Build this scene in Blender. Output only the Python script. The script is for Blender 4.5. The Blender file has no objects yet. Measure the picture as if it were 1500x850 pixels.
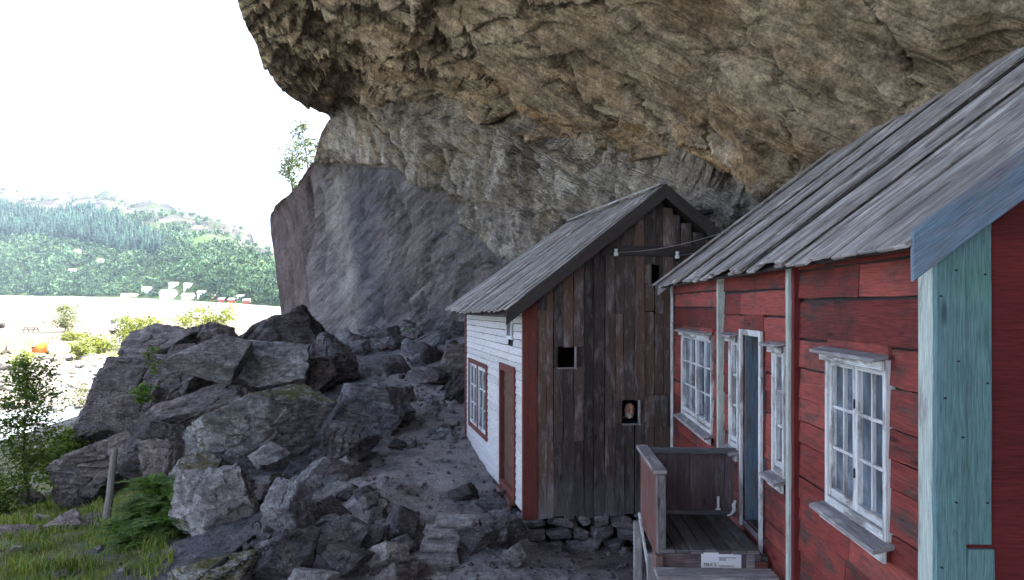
import bpy, math, random
import numpy as np
from mathutils import Vector, Matrix

random.seed(7)
RNG = np.random.default_rng(7)
SC = bpy.context.scene
COL = SC.collection
F, CX, CY = 1050.0, 750.0, 420.0      # focal length and principal point in photograph pixels


def P(px, py, Y):
    """photograph pixel + distance in metres -> point in the world (camera at the origin, looking along +Y)"""
    return np.array([(px - CX) / F * Y, Y, (CY - py) / F * Y])


# ------------------------------------------------------------------ noise (numpy)
_perm = np.random.default_rng(11).permutation(256)
_perm = np.concatenate([_perm, _perm, _perm])
_g = np.random.default_rng(12).normal(size=(256, 3))
_g /= np.linalg.norm(_g, axis=1)[:, None]


def perlin(p):
    p = np.asarray(p, float)
    i = np.floor(p).astype(np.int64)
    f = p - i
    i &= 255
    w = f * f * f * (f * (f * 6 - 15) + 10)
    out = 0
    for dx in (0, 1):
        for dy in (0, 1):
            for dz in (0, 1):
                h = _perm[_perm[_perm[(i[:, 0] + dx) & 255] + ((i[:, 1] + dy) & 255)] + ((i[:, 2] + dz) & 255)]
                g = _g[h]
                d = g[:, 0] * (f[:, 0] - dx) + g[:, 1] * (f[:, 1] - dy) + g[:, 2] * (f[:, 2] - dz)
                ww = (w[:, 0] if dx else 1 - w[:, 0]) * (w[:, 1] if dy else 1 - w[:, 1]) * (w[:, 2] if dz else 1 - w[:, 2])
                out = out + d * ww
    return out * 1.5


def fbm(p, octv=4, gain=0.5, ridged=False):
    a, s, t = 1.0, 0.0, 0.0
    p = np.asarray(p, float)
    for k in range(octv):
        n = perlin(p * 2.03 ** k + 17.3 * k)
        if ridged:
            n = 1 - 2 * np.abs(n)
        s = s + a * n
        t += a
        a *= gain
    return s / t


def worley(p):
    p = np.asarray(p, float)
    i = np.floor(p).astype(np.int64)
    f1 = np.full(len(p), 9.0)
    f2 = np.full(len(p), 9.0)
    idd = np.zeros(len(p))
    for dx in (-1, 0, 1):
        for dy in (-1, 0, 1):
            for dz in (-1, 0, 1):
                c = i + np.array([dx, dy, dz])
                h = _perm[_perm[_perm[c[:, 0] & 255] + (c[:, 1] & 255)] + (c[:, 2] & 255)]
                q = c + 0.5 + 0.45 * _g[h]
                d = np.linalg.norm(p - q, axis=1)
                m = d < f1
                f2 = np.where(m, f1, np.minimum(f2, d))
                idd = np.where(m, h / 255.0, idd)
                f1 = np.where(m, d, f1)
    return f1, f2, idd


def sstep(a, b, x):
    t = np.clip((x - a) / (b - a), 0, 1)
    return t * t * (3 - 2 * t)


class RBF:
    """linear radial basis interpolation of scattered values"""
    def __init__(self, xy, v, smooth=1e-3):
        self.xy = np.asarray(xy, float)
        v = np.asarray(v, float)
        n = len(v)
        D = np.linalg.norm(self.xy[:, None] - self.xy[None], axis=2)
        A = np.zeros((n + 3, n + 3))
        A[:n, :n] = -D - np.eye(n) * smooth
        A[:n, n] = 1
        A[:n, n + 1:] = self.xy
        A[n, :n] = 1
        A[n + 1:, :n] = self.xy.T
        self.w = np.linalg.solve(A, np.concatenate([v, np.zeros(3)]))

    def __call__(self, q):
        q = np.asarray(q, float)
        out = []
        for k in range(0, len(q), 20000):
            c = q[k:k + 20000]
            D = np.linalg.norm(c[:, None] - self.xy[None], axis=2)
            out.append(-D @ self.w[:-3] + self.w[-3] + c @ self.w[-2:])
        return np.concatenate(out)


def inpoly(px, py, poly):
    poly = np.asarray(poly, float)
    inside = np.zeros(len(px), bool)
    j = len(poly) - 1
    for i in range(len(poly)):
        xi, yi = poly[i]
        xj, yj = poly[j]
        c = ((yi > py) != (yj > py)) & (px < (xj - xi) * (py - yi) / (yj - yi + 1e-9) + xi)
        inside ^= c
        j = i
    return inside


# ------------------------------------------------------------------ objects
def link(name, me, m=None, parent=None, smooth=False):
    if m is not None:
        for mm in (m if isinstance(m, (list, tuple)) else [m]):
            me.materials.append(mm)
    if smooth:
        me.polygons.foreach_set('use_smooth', [True] * len(me.polygons))
    o = bpy.data.objects.new(name, me)
    COL.objects.link(o)
    if parent is not None:
        o.parent = parent
    return o


def npmesh(name, V, faces):
    me = bpy.data.meshes.new(name)
    V = np.asarray(V, np.float32)
    faces = np.asarray(faces, np.int32)
    n, k = faces.shape
    me.vertices.add(len(V))
    me.vertices.foreach_set('co', V.ravel())
    me.loops.add(n * k)
    me.loops.foreach_set('vertex_index', faces.ravel())
    me.polygons.add(n)
    me.polygons.foreach_set('loop_start', np.arange(0, n * k, k, dtype=np.int32))
    me.polygons.foreach_set('loop_total', np.full(n, k, np.int32))
    me.update(calc_edges=True)
    me.validate()
    return me


def gridfaces(nr, nc, off=0):
    r, c = np.meshgrid(np.arange(nr - 1), np.arange(nc - 1), indexing='ij')
    a = (r * nc + c).ravel() + off
    return np.stack([a, a + 1, a + nc + 1, a + nc], 1)


def attr(me, name, vals):
    a = me.attributes.new(name, 'FLOAT', 'POINT')
    a.data.foreach_set('value', np.asarray(vals, np.float32))


def tag(o, label=None, cat=None, group=None, kind=None):
    if label: o['label'] = label
    if cat: o['category'] = cat
    if group: o['group'] = group
    if kind: o['kind'] = kind
    return o


def empty(name, loc, label, cat, group=None):
    o = bpy.data.objects.new(name, None)
    o.empty_display_size = 0.1
    COL.objects.link(o)
    o.location = loc
    return tag(o, label, cat, group)


class MB:
    """collects planks, boxes, tubes and loose faces into one mesh; uv.x runs along the grain in metres"""
    def __init__(self):
        self.v, self.f, self.uv = [], [], []

    def face(self, pts, uvs=None):
        b = len(self.v)
        self.v += [tuple(p) for p in pts]
        self.f.append(tuple(range(b, b + len(pts))))
        self.uv += uvs if uvs else [(0, 0)] * len(pts)

    def plank(self, o, L, W, T, seg=1, wob=0.0, twist=0.0, endj=0.0):
        """o corner; L, W, T full edge vectors (length, width, thickness); wob = sideways wander of the edges"""
        o, L, W, T = (np.asarray(a, float) for a in (o, L, W, T))
        l, w, t = (np.linalg.norm(a) for a in (L, W, T))
        uw, ut, ul = W / w, T / t, L / l
        b = len(self.v)
        ou, ov = random.random() * 50, random.random() * 50
        for k in range(seg + 1):
            q = k / seg
            j = [random.uniform(-wob, wob) for _ in range(4)]
            e = [0, 0]
            if endj and k in (0, seg):
                e = [random.uniform(-endj, endj), random.uniform(-endj, endj)]
            c = o + L * q
            tw = twist * q
            self.v.append(tuple(c + uw * j[0] + ul * e[0]))
            self.v.append(tuple(c + W + uw * j[1] + ul * e[1] + ut * tw))
            self.v.append(tuple(c + W + T + uw * j[1] + ut * (tw + j[2] * .3) + ul * e[1]))
            self.v.append(tuple(c + T + uw * j[0] + ut * j[3] * .3 + ul * e[0]))
        d = [0, w, w + t, 2 * w + t, 2 * w + 2 * t]
        for k in range(seg):
            u0, u1 = ou + l * k / seg, ou + l * (k + 1) / seg
            for s in range(4):
                a, c = b + 4 * k + s, b + 4 * k + (s + 1) % 4
                self.f.append((a, c, c + 4, a + 4))
                self.uv += [(u0, ov + d[s]), (u0, ov + d[s + 1]), (u1, ov + d[s + 1]), (u1, ov + d[s])]
        self.f.append((b + 3, b + 2, b + 1, b))
        self.uv += [(ou, ov), (ou + t * .2, ov), (ou + t * .2, ov + t), (ou, ov + t)]
        e = b + 4 * seg
        self.f.append((e, e + 1, e + 2, e + 3))
        self.uv += [(ou, ov), (ou + t * .2, ov), (ou + t * .2, ov + t), (ou, ov + t)]

    def tube(self, pts, r, n=6, cap=True):
        pts = [np.asarray(p, float) for p in pts]
        rs = r if isinstance(r, (list, tuple)) else [r] * len(pts)
        b = len(self.v)
        ref = np.array([0.31, 0.17, 0.93])
        L = 0
        for i, p in enumerate(pts):
            d = pts[min(i + 1, len(pts) - 1)] - pts[max(i - 1, 0)]
            d = d / (np.linalg.norm(d) + 1e-9)
            x = np.cross(d, ref)
            if np.linalg.norm(x) < .1:
                x = np.cross(d, [1, 0, 0])
            x /= np.linalg.norm(x)
            y = np.cross(d, x)
            for k in range(n):
                a = 2 * math.pi * k / n
                self.v.append(tuple(p + rs[i] * (math.cos(a) * x + math.sin(a) * y)))
        for i in range(len(pts) - 1):
            l = np.linalg.norm(pts[i + 1] - pts[i])
            for k in range(n):
                a, c = b + i * n + k, b + i * n + (k + 1) % n
                self.f.append((a, c, c + n, a + n))
                q = rs[i] * 6.28 / n
                self.uv += [(L, k * q), (L, (k + 1) * q), (L + l, (k + 1) * q), (L + l, k * q)]
            L += l
        if cap:
            self.f.append(tuple(range(b + n - 1, b - 1, -1)))
            self.uv += [(0, 0)] * n
            e = b + (len(pts) - 1) * n
            self.f.append(tuple(range(e, e + n)))
            self.uv += [(0, 0)] * n

    def build(self, name, m, parent=None, smooth=False, bevel=0.0):
        me = bpy.data.meshes.new(name)
        me.from_pydata(self.v, [], self.f)
        uv = me.uv_layers.new(name='UVMap')
        uv.data.foreach_set('uv', np.asarray(self.uv, np.float32).ravel())
        if bevel:
            import bmesh
            bm = bmesh.new(); bm.from_mesh(me)
            bmesh.ops.recalc_face_normals(bm, faces=bm.faces)
            bm.to_mesh(me); bm.free()
        o = link(name, me, m, parent, smooth)
        if bevel:
            md = o.modifiers.new('Bevel', 'BEVEL')
            md.width = bevel
            md.segments = 1
            md.limit_method = 'ANGLE'
        return o


# ------------------------------------------------------------------ material nodes
class NT:
    def __init__(self, name, rough=0.85, spec=0.3):
        self.m = bpy.data.materials.new(name)
        self.m.use_nodes = True
        self.t = self.m.node_tree
        self.bsdf = self.t.nodes['Principled BSDF']
        self.bsdf.inputs['Roughness'].default_value = rough
        self.bsdf.inputs['Specular IOR Level'].default_value = spec

    def n(self, typ, _out=0, **kw):
        nd = self.t.nodes.new('ShaderNode' + typ)
        for k, v in kw.items():
            if k.startswith('_'):
                setattr(nd, k[1:], v)
                continue
            key = int(k[1:]) if k[0] == 'i' and k[1:].isdigit() else k.replace('__', ' ')
            s = nd.inputs[key]
            if isinstance(v, bpy.types.NodeSocket):
                self.t.links.new(v, s)
            else:
                s.default_value = v
        return nd.outputs[_out]

    def math(self, op, a, b=0.0, c=0.0, clamp=False):
        return self.n('Math', _operation=op, i0=a, i1=b, i2=c, _use_clamp=clamp)

    def ramp(self, fac, stops):
        nd = self.t.nodes.new('ShaderNodeValToRGB')
        self.t.links.new(fac, nd.inputs[0])
        el = nd.color_ramp.elements
        while len(el) < len(stops):
            el.new(0.5)
        for e, (p, c) in zip(el, stops):
            e.position = p
            e.color = (c if len(c) == 4 else (*c, 1)) if isinstance(c, (tuple, list)) else (c, c, c, 1)
        return nd.outputs[0]

    def mix(self, f, a, b, mode='MIX'):
        a = (*a, 1) if isinstance(a, tuple) and len(a) == 3 else a
        b = (*b, 1) if isinstance(b, tuple) and len(b) == 3 else b
        return self.n('MixRGB', _blend_type=mode, Fac=f, Color1=a, Color2=b)

    def mapping(self, vec, scale=(1, 1, 1), rot=(0, 0, 0), loc=(0, 0, 0)):
        return self.n('Mapping', Vector=vec, Scale=scale, Rotation=rot, Location=loc)

    def noise(self, vec, scale, detail=4, rough=.55, dist=0.0):
        return self.n('TexNoise', Vector=vec, Scale=scale, Detail=detail, Roughness=rough, Distortion=dist)

    def pos(self):
        return self.n('NewGeometry', 0)

    def island(self):
        nd = self.t.nodes.new('ShaderNodeNewGeometry')
        return nd.outputs['Random Per Island']

    def bump(self, h, dist=.02, strength=1.0, normal=None):
        kw = dict(Height=h, Distance=dist, Strength=strength)
        if normal is not None:
            kw['Normal'] = normal
        return self.n('Bump', **kw)

    def out(self, col=None, normal=None, rough=None):
        L = self.t.links
        if col is not None:
            if isinstance(col, tuple):
                self.bsdf.inputs['Base Color'].default_value = (*col[:3], 1)
            else:
                L.new(col, self.bsdf.inputs['Base Color'])
        if normal is not None:
            L.new(normal, self.bsdf.inputs['Normal'])
        if rough is not None:
            if isinstance(rough, float):
                self.bsdf.inputs['Roughness'].default_value = rough
            else:
                L.new(rough, self.bsdf.inputs['Roughness'])
        return self.m


def plain(name, col, rough=.6, metal=0.0, noise=.25, scale=8.0):
    t = NT(name, rough)
    nz = t.noise(t.n('TexCoord', 3), scale, 5)
    k = t.ramp(nz, [(.25, 1 - noise), (.75, 1 + noise * .6)])
    t.bsdf.inputs['Metallic'].default_value = metal
    return t.out(t.mix(1.0, col, k, 'MULTIPLY'), t.bump(nz, .005, .4))


def rock(name, dark, mid, light, scale=1.0, strat=(0, 0, 0), sx=(1, 1, 5), crack=.6, lichen=.0, moss=.0, ochre=None, bumpd=.05, lcol=(.42, .42, .40)):
    t = NT(name, .9, .2)
    p = t.pos()
    warp = t.noise(p, .8 * scale, 4)
    n1 = t.noise(p, .55 * scale, 6, .6, .4)
    n2 = t.noise(p, 5 * scale, 10, .68)
    st = t.mapping(p, sx, strat)
    n3 = t.noise(st, 1.6 * scale, 8, .62, .8)
    base = t.math('ADD', t.math('MULTIPLY', n1, .5), t.math('MULTIPLY', n3, .5))
    col = t.ramp(base, [(.34, dark), (.5, mid), (.66, light)])
    col = t.mix(1.0, col, t.ramp(n2, [(.32, .5), (.5, 1.0), (.7, 1.5)]), 'MULTIPLY')
    col = t.mix(1.0, col, t.ramp(t.noise(p, 26 * scale, 6, .8), [(.38, .55), (.5, 1.0), (.62, 1.5)]), 'MULTIPLY')
    orr = t.n('ObjectInfo', 5)
    col = t.mix(1.0, col, t.ramp(orr, [(0.0, (.66, .66, .70)), (.35, (1.0, .96, .94)), (.7, (.92, .95, 1.0)), (1.0, (1.38, 1.30, 1.22))]), 'MULTIPLY')
    if ochre:
        f = t.ramp(t.noise(st, .9 * scale, 6, .6, 1.2), [(.5, 0.0), (.66, .85)])
        col = t.mix(f, col, ochre)
    if lichen:
        ln = t.noise(p, 9 * scale, 6, .7)
        lb = t.noise(p, 1.1 * scale, 4)
        f = t.math('MULTIPLY', t.ramp(ln, [(.53, 0.0), (.6, 1.0)]), t.ramp(lb, [(.45, 0.0), (.62, lichen)]))
        col = t.mix(f, col, lcol)
    if moss:
        nrm = t.n('SeparateXYZ', 2, Vector=t.n('NewGeometry', 1))
        mn = t.noise(p, 2.2 * scale, 7, .7)
        f = t.math('MULTIPLY', t.ramp(nrm, [(.25, 0.0), (.65, 1.0)]), t.ramp(mn, [(.52 - .1 * moss, 0.0), (.6 - .1 * moss, .9)]))
        mc = t.ramp(t.noise(p, 14 * scale, 5), [(.35, (.035, .035, .008)), (.65, (.13, .115, .02))])
        col = t.mix(f, col, mc)
    vp = t.mix(.25, st, warp, 'ADD')
    v = t.n('TexVoronoi', _feature='DISTANCE_TO_EDGE', Vector=vp, Scale=1.1 * scale)
    ck = t.ramp(v, [(0.0, 0.0), (.05, 1.0)])
    col = t.mix(t.math('MULTIPLY', t.math('SUBTRACT', 1.0, ck), crack * .5), col, (dark[0] * .5, dark[1] * .5, dark[2] * .5))  # crack lines darkened in the colour for the shade inside them
    h = t.math('ADD', t.math('MULTIPLY', n2, .55), t.math('ADD', t.math('MULTIPLY', n3, 1.1), t.math('MULTIPLY', ck, .25 * crack)))
    return t, col, t.bump(h, bumpd, 1.0)


def rockmat(*a, **k):
    t, c, b = rock(*a, **k)
    return t.out(c, b)


def wood(name, c1, c2, c3=None, patch=.55, patchw=.1, c4=None, fibre=34.0, isl=.5, bump=.006, rough=.8, spec=.25, knots=True, stain=None, stainw=.5, foot=None):
    """grain along uv.x; c1/c2 grain dark/light, c3 second tone showing through in worn patches, c4 tone by board"""
    t = NT(name, rough, spec)
    uv = t.n('UVMap')
    g = t.mapping(uv, (1.3, fibre, 1))
    fine = t.noise(g, 3.0, 8, .65, .35)
    br = t.noise(t.mapping(uv, (.8, 7, 1)), 1.5, 6, .6, .6)
    f = t.math('ADD', t.math('MULTIPLY', fine, .62), t.math('MULTIPLY', br, .38))
    col = t.ramp(f, [(.33, c1), (.64, c2)])
    r = t.island()
    if c4:
        col = t.mix(t.ramp(r, [(.35, 0.0), (.9, .75)]), col, t.mix(1.0, t.ramp(f, [(.33, .55), (.64, 1.15)]), c4, 'MULTIPLY'))
    if c3:
        pn = t.noise(t.mapping(uv, (1.6, 5, 1)), 1.3, 9, .68, .3)
        pf = t.ramp(t.math('ADD', pn, t.math('MULTIPLY', fine, .18)), [(patch, 0.0), (patch + patchw, 1.0)])
        col = t.mix(pf, col, t.mix(1.0, t.ramp(fine, [(.3, .55), (.7, 1.3)]), c3, 'MULTIPLY'))
    if stain:
        sn = t.noise(t.pos(), 1.7, 6, .65)
        col = t.mix(t.math('MULTIPLY', t.ramp(sn, [(.5, 0.0), (.68, 1.0)]), stainw), col, stain)
    if foot:
        zz = t.n('SeparateXYZ', 2, Vector=t.pos())
        zf = t.math('ADD', t.math('MULTIPLY', t.math('SUBTRACT', foot[0], zz), foot[1]), t.math('MULTIPLY', t.math('SUBTRACT', br, .5), 1.6))
        col = t.mix(t.math('MULTIPLY', t.ramp(zf, [(0.0, 0.0), (1.0, 1.0)]), .8), col, t.mix(1.0, t.ramp(fine, [(.3, .6), (.7, 1.25)]), foot[2], 'MULTIPLY'))
    streak = t.noise(t.mapping(uv, (2.2, fibre * 2.6, 1)), 3.0, 5, .7)
    col = t.mix(1.0, col, t.ramp(streak, [(.36, .62), (.5, 1.0), (.64, 1.34)]), 'MULTIPLY')
    if knots:
        v = t.n('TexVoronoi', Vector=t.mapping(uv, (1.6, 6.5, 1)), Scale=1.0, Randomness=1.0)
        kf = t.ramp(v, [(.05, .85), (.13, 0.0)])
        col = t.mix(kf, col, (c1[0] * .35, c1[1] * .32, c1[2] * .32))
    col = t.mix(1.0, col, t.ramp(r, [(0.0, 1 - isl * .6), (1.0, 1 + isl * .5)]), 'MULTIPLY')
    return t.out(col, t.bump(f, bump, .9))
SKY_STRENGTH = 0.15
SUN_STRENGTH = 2.0
EXPOSURE = 3.52
HAZE = 0.00012
# ================================================================== camera, sky, sun
cam = bpy.data.cameras.new('camera')
cam.sensor_width = 36.0
cam.lens = 36.0 * F / 1500.0
cam.shift_y = (425.0 - CY) / -1500.0
cam.clip_start = .05
cam.clip_end = 12000
camo = bpy.data.objects.new('camera', cam)
COL.objects.link(camo)
camo.rotation_euler = (math.pi / 2, 0, 0)
SC.camera = camo

SUN_EL, SUN_DIR = math.radians(50), np.array([0.94, 0.10])     # the sun stands to the right, behind the cliff
SUN_DIR = SUN_DIR / np.linalg.norm(SUN_DIR)
w = bpy.data.worlds.new('World')
SC.world = w
w.use_nodes = True
nt = w.node_tree
sky = nt.nodes.new('ShaderNodeTexSky')
sky.sky_type = 'NISHITA'
sky.sun_disc = False
sky.sun_elevation = SUN_EL
sky.sun_rotation = math.atan2(SUN_DIR[0], SUN_DIR[1])
sky.air_density = .35
sky.dust_density = 7.0
sky.ozone_density = .3
bg = nt.nodes['Background']
nt.links.new(sky.outputs[0], bg.inputs[0])
bg.inputs[1].default_value = SKY_STRENGTH
sl = bpy.data.lights.new('sun', 'SUN')
sl.energy = SUN_STRENGTH
sl.angle = math.radians(.5)
sl.color = (1, .95, .88)
so = bpy.data.objects.new('sun', sl)
COL.objects.link(so)
d = Vector((SUN_DIR[0] * math.cos(SUN_EL), SUN_DIR[1] * math.cos(SUN_EL), math.sin(SUN_EL)))
so.rotation_euler = d.to_track_quat('Z', 'Y').to_euler()
so.location = (20, 0, 60)

SC.view_settings.view_transform = 'Standard'
SC.view_settings.look = 'None'
SC.view_settings.exposure = EXPOSURE
SC.view_settings.gamma = 1.0
SC.render.engine = 'CYCLES'
SC.cycles.use_denoising = True
try:
    SC.cycles.denoiser = 'OPENIMAGEDENOISE'
except Exception:
    pass
SC.cycles.max_bounces = 6
SC.cycles.diffuse_bounces = 4
SC.cycles.transparent_max_bounces = 12
SC.cycles.volume_bounces = 0
SC.cycles.sample_clamp_indirect = .7
SC.cycles.caustics_reflective = False
SC.cycles.caustics_refractive = False

# ================================================================== cliff with the overhang
CP = [  # contact between ceiling and wall
    (480, 168, 34), (530, 138, 33), (600, 150, 30), (720, 170, 25), (800, 195, 21.5), (905, 245, 18), (1000, 265, 16.3), (1150, 278, 14), (1300, 190, 12),
    # ceiling
    (345, 0, 20), (390, 95, 26), (440, 150, 31), (600, 0, 18), (520, 60, 23.5), (600, 80, 22.5), (750, 0, 16.5), (750, 100, 20), (900, 0, 14.5), (900, 120, 16.6),
    (1050, 0, 12.5), (1050, 150, 14.2), (1200, 0, 11), (1200, 120, 12.3), (1350, 0, 9.8), (1350, 100, 10.8), (1500, 0, 8.8), (1500, 70, 9.6),
    (130, -250, 13.5), (600, -250, 12), (900, -250, 10), (1200, -250, 8.3), (1500, -250, 7), (1900, -250, 5.6), (1900, 0, 7.2),
    (2600, -250, 4.0), (2600, 0, 4.9), (2600, 450, 5.3), (2600, 700, 5.3),
    # walls
    (455, 235, 35), (395, 315, 41), (410, 450, 41), (430, 465, 39), (480, 480, 33.5), (560, 488, 30), (640, 490, 27), (690, 460, 25.5), (690, 330, 26), (600, 240, 30),
    (540, 170, 32.5), (740, 375, 22.5), (720, 260, 24), (800, 250, 21), (800, 330, 20.7), (870, 300, 19.2), (900, 380, 18.2), (950, 330, 17.4), (1010, 330, 17),
    (1090, 310, 15.6), (1090, 450, 15.6), (1300, 450, 12.8), (1500, 450, 10.6), (1900, 450, 8), (1900, 700, 8), (1500, 700, 10.6), (1100, 650, 15.6),
    (900, 640, 18.2), (750, 640, 22), (690, 640, 24), (560, 640, 29), (412, 640, 40)]
CP = np.array(CP, float)
depth = RBF(np.stack([CP[:, 0] / 100, CP[:, 1] / 100], 1), np.log(CP[:, 2]), 2e-2)
SIL = [(-300, 60), (-250, 130), (-120, 250), (0, 345), (20, 352), (45, 362), (65, 375), (95, 386), (112, 397), (140, 420), (158, 452), (168, 478), (172, 486), (180, 478), (195, 470), (235, 460),
       (265, 440), (285, 424), (300, 404), (315, 396), (345, 398), (390, 405), (440, 411), (470, 414), (640, 414)]
SIL = np.array(SIL, float)
rows = np.concatenate([np.linspace(-300, -10, 60), np.linspace(-6, 500, 215), np.linspace(506, 640, 24)])
tcol = np.concatenate([np.linspace(0, 1, 520) * .83, .83 + .17 * np.linspace(0, 1, 60)[1:]])
xl = np.interp(rows, SIL[:, 0], SIL[:, 1])
GX = xl[:, None] + (2600 - xl[:, None]) * (tcol[None] / .83 * (1500 - xl[:, None]) / (2600 - xl[:, None]) * (tcol[None] < .83)
                                           + (tcol[None] >= .83) * ((1500 - xl[:, None]) / (2600 - xl[:, None]) + (tcol[None] - .83) / .17 * (1 - (1500 - xl[:, None]) / (2600 - xl[:, None]))))
GY = np.repeat(rows[:, None], len(tcol), 1)
nr, nc = GX.shape
px, py = GX.ravel(), GY.ravel()
Yd = np.exp(depth(np.stack([px / 100, py / 100], 1)))

CONTACT = np.array([(300, 168), (480, 168), (505, 146), (530, 138), (560, 143), (600, 152), (650, 160), (720, 170), (760, 182), (800, 200), (850, 225), (905, 247), (935, 243), (1000, 265), (1060, 277), (1150, 282), (1230, 245), (1400, 180), (2600, 150)], float)
wob = 9 * fbm(np.stack([px / 60, py / 60, px * 0], 1), 4)
con = np.interp(px, CONTACT[:, 0], CONTACT[:, 1]) + wob
below = sstep(-4, 7, py - con)                     # 0 ceiling, 1 wall
ARC = np.array([(380, 330), (440, 262), (455, 240), (520, 236), (585, 246), (640, 272), (675, 312), (695, 345), (720, 362), (755, 378), (800, 400), (900, 470), (2600, 900)], float)
arcy = np.interp(px, ARC[:, 0], ARC[:, 1]) + .8 * wob
slab = sstep(-5, 5, py - arcy) * sstep(470, 480, 470 + (px - 430))   # smooth lower slab
slab = sstep(-5, 6, py - arcy)
leftface = 1 - sstep(-4, 6, px - np.interp(py, [170, 240, 300, 450, 500], [455, 462, 458, 449, 452]) - .5 * wob)
leftface *= sstep(230, 262, py)
Yd = Yd + below * .75 + slab * (.85 - .55 * sstep(720, 900, px)) + leftface * .5
# stepped strata across the ceiling: each ledge a little further back than the last
V = np.stack([(px - CX) / F * Yd, Yd, (CY - py) / F * Yd], 1)


def gnormals(V, nr, nc):
    G = V.reshape(nr, nc, 3)
    du = np.gradient(G, axis=1)
    dv = np.gradient(G, axis=0)
    n = np.cross(du, dv).reshape(-1, 3)
    n /= np.linalg.norm(n, axis=1)[:, None] + 1e-9
    flip = np.sign(-(n * V).sum(1))
    return n * flip[:, None]


N0 = gnormals(V, nr, nc)
s1 = P(950, 210, 18.0) - P(650, 40, 20.2)
s1 /= np.linalg.norm(s1)
s2 = np.cross(s1, [0, -.35, -1]); s2 /= np.linalg.norm(s2)
s3 = np.cross(s1, s2)
S = np.stack([V @ s1, V @ s2, V @ s3], 1)          # strata coordinates: long axis, across, normal to the beds
big = fbm(S * [.10, .22, .3] + 3.1, 3)
led = S[:, 2] * .9 + .55 * fbm(S * [.16, .4, .4], 4) + .25 * S[:, 1]
saw = led - np.floor(led)
saw = np.where(saw < .82, saw / .82, (1 - saw) / .18)
led2 = S[:, 2] * 2.7 + S[:, 1] * 1.3 + .9 * fbm(S * [.35, 1, 1], 4)
saw2 = led2 - np.floor(led2)
saw2 = np.where(saw2 < .8, saw2 / .8, (1 - saw2) / .2)
med = fbm(S * [.22, 1.0, 1.4], 6, .58)
rid = fbm(S * [.4, 1.6, 2.2] + 9, 5, .55, True)
f1, f2, idd = worley(S * [.26, .8, .95] + .35 * np.stack([med, rid, big], 1))
g1, g2, ide = worley(S * [.75, 2.2, 2.5] + .3 * np.stack([rid, med, big], 1))
ceil_d = 1.0 * big + .75 * (saw - .5) + .3 * (saw2 - .5) + .36 * med + .14 * rid + .8 * (idd - .5) * sstep(0, .12, f2 - f1) + .15 * (ide - .5) * sstep(0, .1, g2 - g1)
# hollows eaten into the roof further right
hol = np.clip(fbm(S * [.28, .42, .42] + 31, 3) - .12, 0, 1) * sstep(850, 1050, px)
ceil_d -= 2.8 * hol
# joints: long narrow crevices that follow the beds, and a few that cut across them
cr1 = perlin(S * [.05, .42, .6] + .25 * np.stack([med, rid, big], 1) + 50)
cr2 = perlin(S * [.34, .30, .55] + .3 * np.stack([rid, med, big], 1) + 77)
ceil_d -= .42 * np.exp(-(cr1 / .035) ** 2) * sstep(-.3, .25, med) + .30 * np.exp(-(cr2 / .03) ** 2) * sstep(-.2, .3, rid)
# the wall: rough vertical ribs above, smooth slab with slanting grain below
vert = fbm(V * [.9, .9, .18] + 5, 5, .55, True)
h1, h2, idh = worley(V * [.62, .62, .30] + .15 * np.stack([med, rid, big], 1))
wall_d = .5 * big + .5 * vert + .22 * med + .10 * rid + .95 * (idh - .5) * sstep(0, .08, h2 - h1) + .16 * (ide - .5) * sstep(0, .1, g2 - g1)
q = P(480, 480, 33) - P(660, 300, 27); q /= np.linalg.norm(q)
q2 = np.cross(q, [0, 1, 0]); q2 /= np.linalg.norm(q2)
Q = np.stack([V @ q, V @ q2, V[:, 1]], 1)
sgrain = fbm(Q * [.22, 1.5, .9], 5, .55)
sg2 = fbm(Q * [.5, 3.6, 2.0] + 7, 4, .55, True)
slab_d = .45 * fbm(Q * [.12, .25, .2], 3) + .20 * sgrain + .11 * sg2 + .05 * fbm(Q * [1.2, 7, 4], 3, .5, True) - .12 * np.clip(fbm(Q * [.3, .8, .5] + 3, 4, .5, True) - .55, 0, 1) * 3
cq1 = perlin(Q * [.09, .75, .4] + .2 * np.stack([med, rid, big], 1) + 60)
cq2 = perlin(V * [.5, .5, .12] + .2 * np.stack([med, rid, big], 1) + 90)
slab_d -= .17 * np.exp(-(cq1 / .03) ** 2) * sstep(-.2, .3, rid) + .20 * np.exp(-(cq2 / .022) ** 2)
wall_d -= .40 * np.exp(-(cq2 / .04) ** 2) + .35 * np.exp(-(cr2 / .035) ** 2) * sstep(-.2, .2, med)
lf_d = .3 * fbm(V * [1.2, .6, .25], 4, .5, True) + .22 * (idh - .5) + .1 * rid
left_d = slab_d * (1 - leftface) + lf_d * leftface
wall_all = wall_d * (1 - slab) + left_d * slab
D = ceil_d * (1 - below) + wall_all * below


def linedist(pts):
    """distance to a joint line and the side of it, for every vertex of the cliff face"""
    best = np.full(len(px), 1e9); side = np.zeros(len(px))
    x, y = px + .7 * wob, py + .7 * np.roll(wob, 977)
    for (x0, y0), (x1, y1) in zip(pts[:-1], pts[1:]):
        dx, dy = x1 - x0, y1 - y0
        f = np.clip(((x - x0) * dx + (y - y0) * dy) / (dx * dx + dy * dy), 0, 1)
        d_ = np.hypot(x - x0 - f * dx, y - y0 - f * dy)
        m = d_ < best
        best = np.where(m, d_, best)
        side = np.where(m, np.sign(dx * (y - y0) - dy * (x - x0)), side)
    return best, side


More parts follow.
